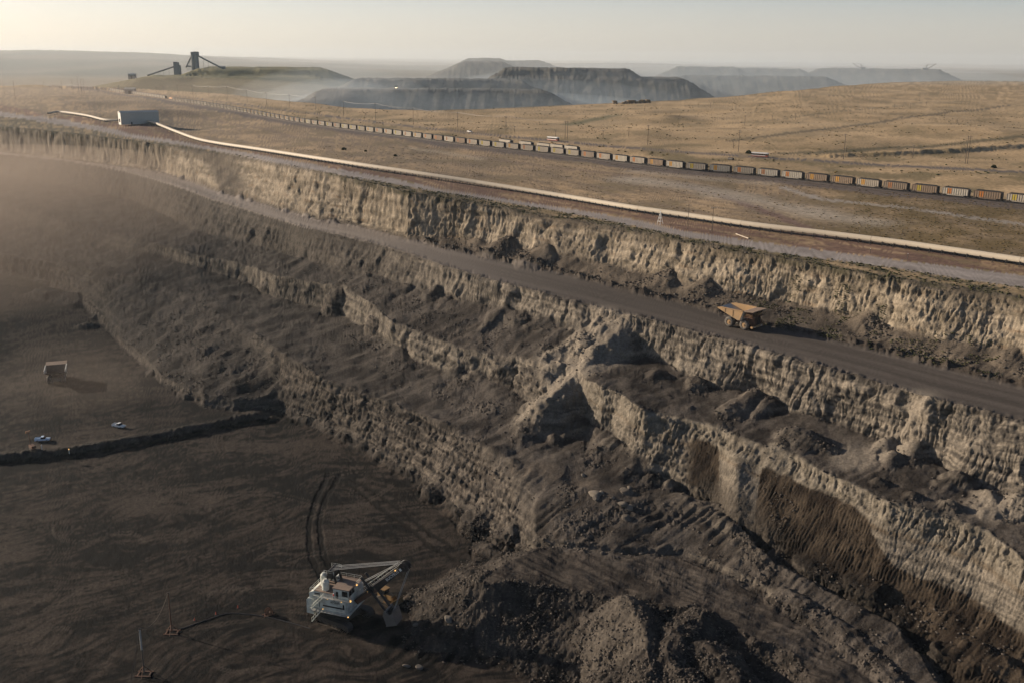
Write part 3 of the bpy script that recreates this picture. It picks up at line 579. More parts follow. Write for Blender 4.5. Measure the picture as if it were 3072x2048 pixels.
# regions -> separate objects
reg = np.zeros((NC, NR), np.int8)                    # 0 prairie
reg[VR < rc('top') + 1.5] = 2                        # upper highwall
reg[VR < rc('rin')] = 3                              # haul road
reg[VR < rc('rout')] = 4                             # pit wall
reg[VR < rc('gb') - 4] = 5
reg[(VR > rc('arl')) & (VR < rc('aru'))] = 1         # access road
reg[np.abs(VR - rc('hwy')) < 5.2] = 6
reg[VR > rc('pe') + 14] = 7
reg[VM > 0] = 8
C[(reg == 6).ravel()] = (0.105, 0.094, 0.092)
fr = reg[:-1, :-1]
idx = np.arange(NC * NR).reshape(NC, NR)
quads = np.stack([idx[:-1, :-1], idx[1:, :-1], idx[1:, 1:], idx[:-1, 1:]], -1)
regions = {0: ('prairie_ground', dict(bump=0.3, scale=0.35, fine=0.38, dist=0.4)), 1: ('access_road', dict(bump=0.3, fine=0.18)), 2: ('highwall_terrain', dict(bump=0.9, fine=0.35, dist=0.35, squash=1.6)), 3: ('haul_road', dict(bump=0.3, fine=0.15)),
           4: ('pit_wall_terrain', dict(bump=0.9, fine=0.4, dist=0.35, squash=1.8)), 5: ('pit_floor_ground', dict(bump=0.7, fine=0.45, dist=0.2)), 6: ('highway_road', dict(bump=0.1, fine=0.1)), 7: ('plain_ground', dict(bump=0.2, scale=0.05, fine=0.25, dist=1.0)), 8: ('hills', dict(bump=0.4, scale=0.12, fine=0.25, dist=1.0))}
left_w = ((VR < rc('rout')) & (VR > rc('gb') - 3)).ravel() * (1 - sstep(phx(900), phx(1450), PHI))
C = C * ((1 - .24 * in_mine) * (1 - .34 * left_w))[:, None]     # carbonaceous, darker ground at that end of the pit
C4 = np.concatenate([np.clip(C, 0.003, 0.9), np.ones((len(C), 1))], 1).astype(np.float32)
for rid, (nm, kw_) in regions.items():
    q = quads[fr == rid]
    ids, inv = np.unique(q.ravel(), return_inverse=True)
    me = bpy.data.meshes.new(nm)
    me.vertices.add(len(ids)); me.vertices.foreach_set('co', P3.reshape(-1, 3)[ids].astype(np.float32).ravel())
    me.loops.add(len(inv)); me.loops.foreach_set('vertex_index', inv.astype(np.int32))
    me.polygons.add(len(q)); me.polygons.foreach_set('loop_start', np.arange(0, len(inv), 4, dtype=np.int32)); me.polygons.foreach_set('loop_total', np.full(len(q), 4, np.int32))
    me.update(calc_edges=True)
    ca = me.attributes.new('soil', 'FLOAT_COLOR', 'POINT'); ca.data.foreach_set('color', C4[ids].ravel())
    if rid not in (2, 4, 5): me.shade_smooth()
    o = bpy.data.objects.new(nm, me); COL.objects.link(o); o['kind'] = 'structure'
    me.materials.append(ground_mat(nm, **kw_))
def ground_z(px_, py_):
    """height of the finished ground under a world point"""
    ph = math.atan2(px_, py_); r_ = math.hypot(px_, py_)
    c = int(np.clip(np.searchsorted(_pa, ph), 1, NC - 1)); t = (ph - _pa[c - 1]) / (_pa[c] - _pa[c - 1])
    a_ = np.interp(r_, VR[c - 1], P3[c - 1, :, 2]); b_ = np.interp(r_, VR[c], P3[c, :, 2])
    return float(a_ * (1 - t) + b_ * t)


# ================================================================== things: helpers
def paint(name, col, rough=0.55, metal=0.0, dirt=0.35, dirt_col=(0.13, 0.10, 0.078), scale=0.7, use_obj_color=False, spec=0.4):
    if name in MATS: return MATS[name]
    m = bpy.data.materials.new(name); m.use_nodes = True; t = m.node_tree; b = t.nodes['Principled BSDF']
    tc = t.nodes.new('ShaderNodeTexCoord')
    no = t.nodes.new('ShaderNodeTexNoise'); no.inputs['Scale'].default_value = scale; no.inputs['Detail'].default_value = 5; no.inputs['Roughness'].default_value = 0.65
    t.links.new(tc.outputs['Object'], no.inputs['Vector'])
    mr = t.nodes.new('ShaderNodeMapRange'); mr.inputs['From Min'].default_value = 0.42; mr.inputs['From Max'].default_value = 0.72; mr.inputs['To Min'].default_value = 0.05 * dirt; mr.inputs['To Max'].default_value = dirt
    t.links.new(no.outputs['Fac'], mr.inputs['Value'])
    mx = t.nodes.new('ShaderNodeMix'); mx.data_type = 'RGBA'
    t.links.new(mr.outputs[0], mx.inputs[0])
    if use_obj_color:
        oi = t.nodes.new('ShaderNodeObjectInfo'); t.links.new(oi.outputs['Color'], mx.inputs[6])
    else:
        mx.inputs[6].default_value = (*col, 1)
    mx.inputs[7].default_value = (*dirt_col, 1)
    t.links.new(mx.outputs[2], b.inputs['Base Color'])
    b.inputs['Roughness'].default_value = rough; b.inputs['Metallic'].default_value = metal; b.inputs['Specular IOR Level'].default_value = spec
    MATS[name] = m; return m
def lamp_mat(name, col, power):
    if name in MATS: return MATS[name]
    m = bpy.data.materials.new(name); m.use_nodes = True; b = m.node_tree.nodes['Principled BSDF']
    b.inputs['Base Color'].default_value = (*col, 1); b.inputs['Emission Color'].default_value = (*col, 1); b.inputs['Emission Strength'].default_value = power
    MATS[name] = m; return m
class MB:
    def __init__(self): self.v = []; self.f = []
    def add(self, vs_, fs):
        o = len(self.v); self.v += [tuple(map(float, p)) for p in vs_]; self.f += [tuple(i + o for i in f) for f in fs]; return self
    def box(self, c, s, rz=0.0, ry=0.0, rx=0.0):
        h = [k / 2 for k in s]; M = Matrix.Rotation(rz, 3, 'Z') @ Matrix.Rotation(ry, 3, 'Y') @ Matrix.Rotation(rx, 3, 'X')
        P = [M @ Vector((sx * h[0], sy * h[1], sz * h[2])) + Vector(c) for sz in (-1, 1) for sx, sy in ((-1, -1), (1, -1), (1, 1), (-1, 1))]
        return self.add(P, [(3, 2, 1, 0), (4, 5, 6, 7), (0, 1, 5, 4), (1, 2, 6, 5), (2, 3, 7, 6), (3, 0, 4, 7)])
    def b2(self, x0, x1, y0, y1, z0, z1): return self.box(((x0 + x1) / 2, (y0 + y1) / 2, (z0 + z1) / 2), (x1 - x0, y1 - y0, z1 - z0))
    def cyl(self, a, b, r0, r1=None, n=12, cap=True):
        r1 = r0 if r1 is None else r1; a, b = Vector(a), Vector(b); d = (b - a).normalized()
        u = d.orthogonal().normalized(); w_ = d.cross(u); P = []
        for p, r in ((a, r0), (b, r1)):
            P += [p + u * (r * math.cos(2 * math.pi * k / n)) + w_ * (r * math.sin(2 * math.pi * k / n)) for k in range(n)]
        F = [(k, (k + 1) % n, n + (k + 1) % n, n + k) for k in range(n)]
        if cap: F += [tuple(range(n - 1, -1, -1)), tuple(range(n, 2 * n))]
        return self.add(P, F)
    def bar(self, a, b, t): return self.cyl(a, b, t, n=5)
    def tube(self, pts, r, n=6):
        for a, b in zip(pts[:-1], pts[1:]): self.cyl(a, b, r, n=n)
        return self
    def prism(self, prof, y0, y1):
        """profile in the x-z plane, extruded along y"""
        n = len(prof); P = [(p[0], y0, p[1]) for p in prof] + [(p[0], y1, p[1]) for p in prof]
        return self.add(P, [tuple(range(n)), tuple(range(2 * n - 1, n - 1, -1))] + [(k, n + k, n + (k + 1) % n, (k + 1) % n) for k in range(n)])
    def ring(self, c, ax, prof, n=20):
        """profile (offset along axis, radius) turned about an axis through c"""
        c, ax = Vector(c), Vector(ax).normalized(); u = ax.orthogonal().normalized(); w_ = ax.cross(u); m_ = len(prof); P = []
        for k in range(n):
            dv = u * math.cos(2 * math.pi * k / n) + w_ * math.sin(2 * math.pi * k / n)
            P += [c + ax * o + dv * r for o, r in prof]
        F = []
        for k in range(n):
            for j in range(m_ - 1): F.append((k * m_ + j, k * m_ + j + 1, ((k + 1) % n) * m_ + j + 1, ((k + 1) % n) * m_ + j))
        return self.add(P, F)
    def rail(self, pts, h=1.1, t=0.045, every=2.0):
        """hand rail along a line of points"""
        for a, b in zip(pts[:-1], pts[1:]):
            a, b = Vector(a), Vector(b); up = Vector((0, 0, h)); n = max(1, int((b - a).length / every))
            self.bar(a + up, b + up, t); self.bar(a + up * .5, b + up * .5, t * .8)
            for k in range(n + 1): p = a.lerp(b, k / n); self.bar(p, p + up, t)
        return self
    def mesh(self, name):
        me = bpy.data.meshes.new(name); me.from_pydata(self.v, [], self.f); me.update(); return me
    def build(self, name, mat, parent=None, smooth=False, label=None):
        me = self.mesh(name); me.materials.append(mat)
        bm_ = bmesh.new(); bm_.from_mesh(me); bmesh.ops.recalc_face_normals(bm_, faces=bm_.faces); bm_.to_mesh(me); bm_.free()
        if smooth: me.shade_smooth()
        o = bpy.data.objects.new(name, me); COL.objects.link(o); o.parent = parent
        if label: o['label'] = label
        return o
def tag(o, label, cat, group=None):
    o['label'] = label; o['category'] = cat
    if group: o['group'] = group
    return o
def thing(name, label, cat, loc=(0, 0, 0), heading=None, rz=0.0, group=None):
    o = bpy.data.objects.new(name, None); COL.objects.link(o); o.location = loc
    if heading is not None: rz = math.atan2(heading[1], heading[0])
    o.rotation_euler = (0, 0, rz); o.empty_display_size = 1.0
    return tag(o, label, cat, group)
def copy_tree(o, parent=None):
    c = o.copy(); COL.objects.link(c); c.parent = parent
    for ch in list(o.children): copy_tree(ch, c)
    return c
_ones = ['zeroth', 'first', 'second', 'third', 'fourth', 'fifth', 'sixth', 'seventh', 'eighth', 'ninth', 'tenth', 'eleventh', 'twelfth', 'thirteenth', 'fourteenth', 'fifteenth', 'sixteenth', 'seventeenth', 'eighteenth', 'nineteenth']
_tens = {2: 'twent', 3: 'thirt', 4: 'fort', 5: 'fift', 6: 'sixt', 7: 'sevent', 8: 'eight', 9: 'ninet'}
def ordinal(n):
    if n < 20: return _ones[n]
    if n >= 100: return 'hundredth' if n == 100 else 'hundred and ' + ordinal(n - 100)
    return _tens[n // 10] + 'ieth' if n % 10 == 0 else _tens[n // 10] + 'y-' + _ones[n % 10]
def on_ground(px, py, zg):
    """world point on the finished ground near the pixel, starting from a guessed height"""
    for _ in range(6):
        p = at(px, py, zg); zg = 0.5 * zg + 0.5 * ground_z(p[0], p[1])
    p = at(px, py, zg); return (p[0], p[1], ground_z(p[0], p[1]))
class Path:
    def __init__(self, pts):
        self.p = np.array(pts, float); d = np.linalg.norm(np.diff(self.p, axis=0), axis=1); self.s = np.concatenate([[0], np.cumsum(d)]); self.len = self.s[-1]
    def at(self, s): return np.array([np.interp(s, self.s, self.p[:, k]) for k in range(3)])
    def dir(self, s):
        a, b = self.at(max(0, s - 4)), self.at(min(self.len, s + 4)); d = b - a; return d / np.linalg.norm(d)
def spline(pts, n=12):
    P = np.array(pts, float); Q = np.concatenate([[2 * P[0] - P[1]], P, [2 * P[-1] - P[-2]]]); out = []
    for i in range(1, len(Q) - 2):
        for k in range(n):
            t = k / n; a, b, c, d = Q[i - 1], Q[i], Q[i + 1], Q[i + 2]
            out.append(0.5 * ((2 * b) + (c - a) * t + (2 * a - 5 * b + 4 * c - d) * t * t + (3 * b - a - 3 * c + d) * t ** 3))
    return out + [P[-1]]

steel_dark = paint('dark_steel', (0.030, 0.028, 0.028), 0.6, 0.3, 0.5)
black = paint('black_paint', (0.014, 0.014, 0.015), 0.5, 0.0, 0.35)
rubber = paint('tyre_rubber', (0.06, 0.055, 0.05), 0.9, 0, 0.9, (0.24, 0.21, 0.175), 1.2)
cream = paint('cream_paint', (0.58, 0.61, 0.55), 0.6, 0, 0.75, (0.17, 0.14, 0.11), 0.45)
roofdust = paint('dusty_deck', (0.22, 0.16, 0.12), 0.85, 0, 0.6)
glass = paint('dark_glass', (0.012, 0.015, 0.018), 0.12, 0, 0.1, spec=0.6)
rust = paint('rusty_steel', (0.115, 0.055, 0.032), 0.8, 0.1, 0.5)
galv = paint('galvanised', (0.42, 0.42, 0.40), 0.5, 0.3, 0.3)
white = paint('white_paint', (0.75, 0.75, 0.72), 0.5, 0, 0.2)
amber = lamp_mat('amber_glow', (1.0, 0.55, 0.16), 0.9)
wood = paint('weathered_wood', (0.085, 0.068, 0.055), 0.9, 0, 0.3)
coalm = paint('coal', (0.012, 0.012, 0.013), 0.8, 0, 0.3, (0.03, 0.028, 0.026), 2.0)
redcloth = paint('red_cloth', (0.55, 0.03, 0.03), 0.9, 0, 0.05)
skin = paint('skin', (0.42, 0.25, 0.18), 0.6, 0, 0.0)
bluecloth = paint('dark_blue_cloth', (0.03, 0.04, 0.07), 0.9, 0, 0.1)
def text_part(body, size, loc, rot, mat, parent, name='lettering', extrude=0.01, align='CENTER', sx=1.0):
    cu = bpy.data.curves.new(name, 'FONT'); cu.body = body; cu.size = size; cu.extrude = extrude; cu.align_x = align; cu.align_y = 'CENTER'; cu.resolution_u = 2
    tmp = bpy.data.objects.new(name + '_curve', cu); COL.objects.link(tmp)
    dg = bpy.context.evaluated_depsgraph_get(); me = bpy.data.meshes.new_from_object(tmp.evaluated_get(dg)); bpy.data.objects.remove(tmp); bpy.data.curves.remove(cu)
    me.name = name; me.materials.clear(); me.materials.append(mat)
    o = bpy.data.objects.new(name, me); COL.objects.link(o); o.parent = parent
    o.matrix_local = Matrix.Translation(loc) @ rot.to_4x4() @ Matrix.Diagonal((sx, 1, 1, 1)); return o

# ------------------------------------------------------------------ railway and coal train
rail_path = Path(spline([at(p[0], p[1], 0.35) for p in RAIL_PX[::-1]], 10))
def offset_path(path, off, s0, s1, step, dz=0.0):
    out = []
    for s in np.arange(s0, s1, step):
        p = path.at(s); d = path.dir(s); out.append((p[0] + d[1] * off, p[1] - d[0] * off, p[2] + dz))
    return out
for k, off in enumerate((0.0, 5.2, -5.6)):
    mb = MB()
    for g in (-0.72, 0.72):
        mb.tube(offset_path(rail_path, off + g, 0, rail_path.len, 25, -0.12), 0.08, 4)
    o = mb.build('railway_track', steel_dark); o['kind'] = 'structure'
car_body = paint('railcar_body', (1, 1, 1), 0.5, 0.15, 0.28, (0.16, 0.10, 0.06), 0.8, use_obj_color=True)
car_panel = paint('railcar_panel', (1, 1, 1), 0.6, 0.0, 0.25, (0.2, 0.14, 0.09), 0.8, use_obj_color=True)
def make_car(name):
    root = bpy.data.objects.new(name, None); COL.objects.link(root)
    L2, W2 = 6.7, 1.6
    b = MB()
    b.b2(-L2, L2, -W2, -W2 + 0.08, 1.0, 4.15); b.b2(-L2, L2, W2 - 0.08, W2, 1.0, 4.15); b.b2(-L2 + .05, L2 - .05, -W2 + .085, W2 - .085, 1.0, 1.3)
    for sx in (-1, 1): b.b2(sx * L2 - 0.05, sx * L2 + 0.05, -W2 + .085, W2 - .085, 1.305, 4.1)
    b.prism([(-5.0, 1.15), (-4.2, 0.55), (4.2, 0.55), (5.0, 1.15)], -1.3, 1.3)
    o = b.build('body', car_body, root)
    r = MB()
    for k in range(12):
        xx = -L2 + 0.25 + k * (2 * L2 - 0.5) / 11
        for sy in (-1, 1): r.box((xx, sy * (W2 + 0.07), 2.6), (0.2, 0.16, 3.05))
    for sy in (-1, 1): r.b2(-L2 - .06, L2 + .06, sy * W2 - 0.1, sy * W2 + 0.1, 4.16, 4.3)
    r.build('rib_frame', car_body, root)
    for k in (2, 3):
        q = MB(); xx = -L2 + 0.25 + (k + 0.5) * (2 * L2 - 0.5) / 11
        q.box((xx, -(W2 + 0.012), 2.6), (1.06, 0.03, 2.8))
        q.build('colour_panel', car_panel, root)
    c = MB(); n = 10
    P = [(-L2 + .06 + (2 * L2 - .12) * i / n, yy, 4.1 + (0.75 * min(1, 3 * math.sin(math.pi * i / n)) if j == 1 else 0) + random.uniform(-.05, .05)) for i in range(n + 1) for j, yy in enumerate((-W2 + .09, 0, W2 - .09))]
    c.add(P, [(i * 3 + j, i * 3 + j + 1, i * 3 + j + 4, i * 3 + j + 3) for i in range(n) for j in range(2)]).build('coal_load', coalm, root)
    for sx in (-1, 1):
        g = MB(); cx = sx * 6.0
        g.box((cx, 0, 0.62), (2.6, 2.0, 0.35))
        for dx in (-0.9, 0.9):
            for sy in (-0.75, 0.75): g.cyl((cx + dx, sy - .07, 0.48), (cx + dx, sy + .07, 0.48), 0.47, n=10)
        g.build('bogie', steel_dark, root)
    for sx in (-1, 1):
        e = MB().box((sx * 7.5, 0, 0.9), (1.1, 0.4, 0.3)); e.build('coupler', steel_dark, root)
        e = MB().box((sx * (L2 + .1), 0, 2.5), (.09, 3.0, 3.0)); e.build('end_sheet', steel_dark, root)  # dark sheet over each end: shade of the gaps put into its colour
    return root
proto = make_car('coal_car')
rr_ = random.Random(5)
sil = [(0.44, 0.40, 0.33, 1), (0.36, 0.32, 0.26, 1), (0.50, 0.46, 0.38, 1), (0.40, 0.355, 0.29, 1), (0.27, 0.20, 0.14, 1), (0.25, 0.20, 0.15, 1)]
pan = [((0.44, 0.15, 0.025, 1), 'orange'), ((0.48, 0.24, 0.03, 1), 'amber'), ((0.42, 0.32, 0.03, 1), 'yellow'), ((0.34, 0.14, 0.05, 1), 'rust-orange')]
s0 = None
# first car: its front end sits at the right edge of the photograph
s_edge = min(np.arange(0, rail_path.len, 0.5), key=lambda s: abs((lambda p: (CX + FOCAL * (np.dot(p - np.array([0, 0, CAM_Z]), _Rv)) / np.dot(p - np.array([0, 0, CAM_Z]), _F)))(rail_path.at(s)) - 3062))
def px_of(p):
    d = np.asarray(p, float) - np.array([0, 0, CAM_Z]); k = np.dot(d, _F); return CX + FOCAL * np.dot(d, _Rv) / k, CY - FOCAL * np.dot(d, _Uv) / k
s = s_edge; n_car = 0; PITCH_CAR = 16.2
while s < rail_path.len - 10:
    p = rail_path.at(s); d = rail_path.dir(s); px = px_of(p)[0]
    if px < 520: break
    car = proto if n_car == 0 else copy_tree(proto)
    n_car += 1
    car.location = (p[0], p[1], p[2]); car.rotation_euler = (0, 0, math.atan2(-d[1], -d[0]))
    bc = rr_.choice(sil); pc, pn = rr_.choice(pan)
    if n_car > 30: bc = rr_.choice(sil[:4])
    elif n_car < 22: bc = rr_.choice(sil[1:])
    for ch in car.children:
        if ch.name.split('.')[0] == 'body': ch.color = bc
        if ch.name.split('.')[0] == 'rib_frame': ch.color = (bc[0] * .4, bc[1] * .37, bc[2] * .35, 1)  # ribs darker than the body: their shadow lines put into the colour
        if ch.name.split('.')[0] == 'colour_panel': ch.color = pc if n_car < 60 else bc
    shade = 'pale silver' if bc[0] > 0.34 else 'rusty brown'
    tag(car, f"{shade} ribbed coal car" + (f" with {pn} panels" if n_car < 60 else "") + f", {ordinal(n_car)} from the right-hand end of the train", 'coal car', 'coal cars of the long train')
    s += PITCH_CAR
# orange locomotive at the far end of the train
def make_loco(p, d, label):
    t = thing('locomotive', label, 'locomotive', p, d)
    om = paint('orange_paint', (0.52, 0.24, 0.08), 0.45, 0, 0.3)
    MB().b2(-10.5, 10.5, -1.5, 1.5, 1.1, 1.6).build('frame', steel_dark, t)
    MB().b2(-9.5, 5.6, -1.15, 1.15, 1.605, 4.1).build('engine_hood', om, t)
    MB().b2(-9.6, -5.5, -1.55, 1.55, 3.3, 4.35).build('radiator', steel_dark, t)
    c = MB().b2(5.61, 8.2, -1.5, 1.5, 1.605, 4.5).build('cab', om, t)
    MB().b2(6.2, 7.6, -1.54, 1.54, 3.3, 4.1).build('window', glass, c)
    MB().prism([(8.21, 1.605), (10.3, 1.605), (10.0, 3.1), (8.21, 3.3)], -1.1, 1.1).build('nose', om, t)
    for sx in (-1, 1):
        g = MB()
        for dx in (-1.8, 0, 1.8):
            for sy in (-.75, .75): g.cyl((sx * 6.5 + dx, sy - .1, .53), (sx * 6.5 + dx, sy + .1, .53), .53, n=10)
        g.box((sx * 6.5, 0, .8), (5, 2, .4)).build('bogie', steel_dark, t)
    return t
p = rail_path.at(s + 3); make_loco(tuple(p), -rail_path.dir(s), 'small orange locomotive at the far left head of the coal train')
# further cars of another string beyond it, and five cars on the back track
k = 0; s2 = s + 60
while s2 < rail_path.len - 5 and k < 24:
    p = rail_path.at(s2); d = rail_path.dir(s2); c = copy_tree(proto); k += 1
    c.location = (p[0] + d[1] * 5.2, p[1] - d[0] * 5.2, p[2]); c.rotation_euler = (0, 0, math.atan2(-d[1], -d[0]))
    for ch in c.children:
        if ch.name.split('.')[0] in ('body', 'rib_frame', 'colour_panel'): ch.color = (0.55, 0.50, 0.43, 1)
    tag(c, f"tiny hazy coal car beyond the orange locomotive, {ordinal(k)} in line behind it", 'coal car', 'hazy coal cars beyond the locomotive'); s2 += PITCH_CAR
for k, px in enumerate((1672, 1630, 1590, 1535, 1475)):
    s = min(np.arange(0, rail_path.len, 1.0), key=lambda q: abs(px_of(rail_path.at(q))[0] - px))
    p = rail_path.at(s); d = rail_path.dir(s); c = copy_tree(proto)
    c.location = (p[0] + d[1] * 15.0, p[1] - d[0] * 15.0, 0.9); c.rotation_euler = (0, 0, math.atan2(-d[1], -d[0]))
    for ch in c.children:
        if ch.name.split('.')[0] in ('body', 'rib_frame', 'colour_panel'): ch.color = (0.58, 0.52, 0.42, 1)
    tag(c, f"pale coal car on the track behind the train, {ordinal(k + 1)} from the right of five", 'coal car', 'coal cars on the back track')

# ------------------------------------------------------------------ overland conveyor
hoodm = paint('conveyor_hood', (0.46, 0.40, 0.31), 0.7, 0.0, 0.3, (0.35, 0.28, 0.2), 0.3)
def conveyor(pts, label, cat, base_off=1.6, seg=60.0, every=5.0):
    pth = Path(spline(pts, 8)); t = thing('conveyor', label, cat, (0, 0, 0))
    R0_ = 1.45; s_ = 0.0
    while s_ < pth.len - 1:
        e_ = min(s_ + seg - 0.12, pth.len); mb = MB(); rows = []
        for q in np.linspace(s_, e_, max(2, int((e_ - s_) / 6) + 1)):
            p = pth.at(q); d = pth.dir(q); lat = np.array([d[1], -d[0], 0]); lat /= np.linalg.norm(lat)
            rows.append([tuple(p + lat * (R0_ * math.cos(a)) + np.array([0, 0, base_off + R0_ * 0.95 * math.sin(a)])) for a in np.linspace(-0.35, math.pi + 0.35, 13)])
        mb.add([v for r_ in rows for v in r_], [(i * 13 + j, i * 13 + j + 1, (i + 1) * 13 + j + 1, (i + 1) * 13 + j) for i in range(len(rows) - 1) for j in range(12)])
        mb.build('hood', hoodm, t, smooth=True); s_ += seg
    st_ = MB()
    for off in (-1.3, 1.3): st_.tube([tuple(np.array(q) + np.array([0, 0, base_off - 0.6])) for q in offset_path(pth, off, 0, pth.len, 9)], 0.12, 4)
    st_.build('stringer', steel_dark, t)
    # rollers under the belt
    lg = MB()
    for sy in (-1.55, 1.55): lg.box((0, sy, -0.1), (0.18, 0.18, 1.9)); lg.box((0, sy * 1.12, -1.0), (0.7, 0.5, 0.22))
    lg.box((0, 0, 0.75), (0.16, 3.2, 0.16)).box((0, 0, 0.1), (0.12, 3.1, 0.12))
    me = lg.mesh('support'); me.materials.append(steel_dark)
    n = min(290, int(pth.len / every))
    for k in range(n):
        q = pth.len * (k + 0.5) / n; p = pth.at(q); d = pth.dir(q)
        o = bpy.data.objects.new('support', me); COL.objects.link(o); o.parent = t
        o.location = (p[0], p[1], p[2] + base_off - 1.0); o.rotation_euler = (0, 0, math.atan2(d[1], d[0]))
    return t
conv_w = [at(p[0], p[1] + 6, p[2]) for p in CONV_PX]
for w_ in conv_w: w_[2] = max(w_[2], ground_z(w_[0], w_[1])) 
conveyor(conv_w[5:], 'long pale covered conveyor running from the grey transfer building past the haul truck', 'conveyor')
conveyor(conv_w[:5], 'short pale covered conveyor curving left from the grey transfer building', 'conveyor')
# transfer building
tb = conv_w[4]; bp = at(418, 374, ground_z(*conv_w[5][:2]))
tbg = ground_z(bp[0], bp[1])
t = thing('transfer_building', 'long grey sheet-metal transfer building straddling the covered conveyor', 'building', (bp[0], bp[1], tbg - 0.5), rz=R(36))
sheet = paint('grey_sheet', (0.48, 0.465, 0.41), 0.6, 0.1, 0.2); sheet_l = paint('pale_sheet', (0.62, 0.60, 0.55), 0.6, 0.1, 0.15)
LX, WY, HZ = 18.5, 4.5, 11.5
wl = MB(); wl.b2(-LX, LX, -WY, -WY + .15, 0, HZ); wl.b2(-LX, LX, WY - .15, WY, 0, HZ); wl.b2(LX - .15, LX, -WY + .16, WY - .16, 0, HZ); wl.build('wall', sheet, t)
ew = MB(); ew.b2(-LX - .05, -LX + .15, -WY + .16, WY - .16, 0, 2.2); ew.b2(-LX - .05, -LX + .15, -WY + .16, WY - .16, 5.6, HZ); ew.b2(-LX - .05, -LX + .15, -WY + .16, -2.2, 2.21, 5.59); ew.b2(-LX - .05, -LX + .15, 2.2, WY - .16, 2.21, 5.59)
ew.build('end_wall', sheet_l, t)  # end wall paler than the long sides: sunlight put into its colour
MB().prism([(-WY - .4, HZ + .01), (0, HZ + 1.6), (WY + .4, HZ + .01)], -LX - .4, LX + .4).build('roof', sheet, t).rotation_euler = (0, 0, R(90))
rb = MB()
for k in range(34): rb.box((-LX + .5 + k * (2 * LX - 1) / 33, -WY - .05, HZ / 2), (.14, .1, HZ - .1))
rb.build('corrugation', sheet, t)
MB().b2(-9, -7.8, -WY - .12, -WY + .02, 0.1, 2.4).build('door', steel_dark, t)

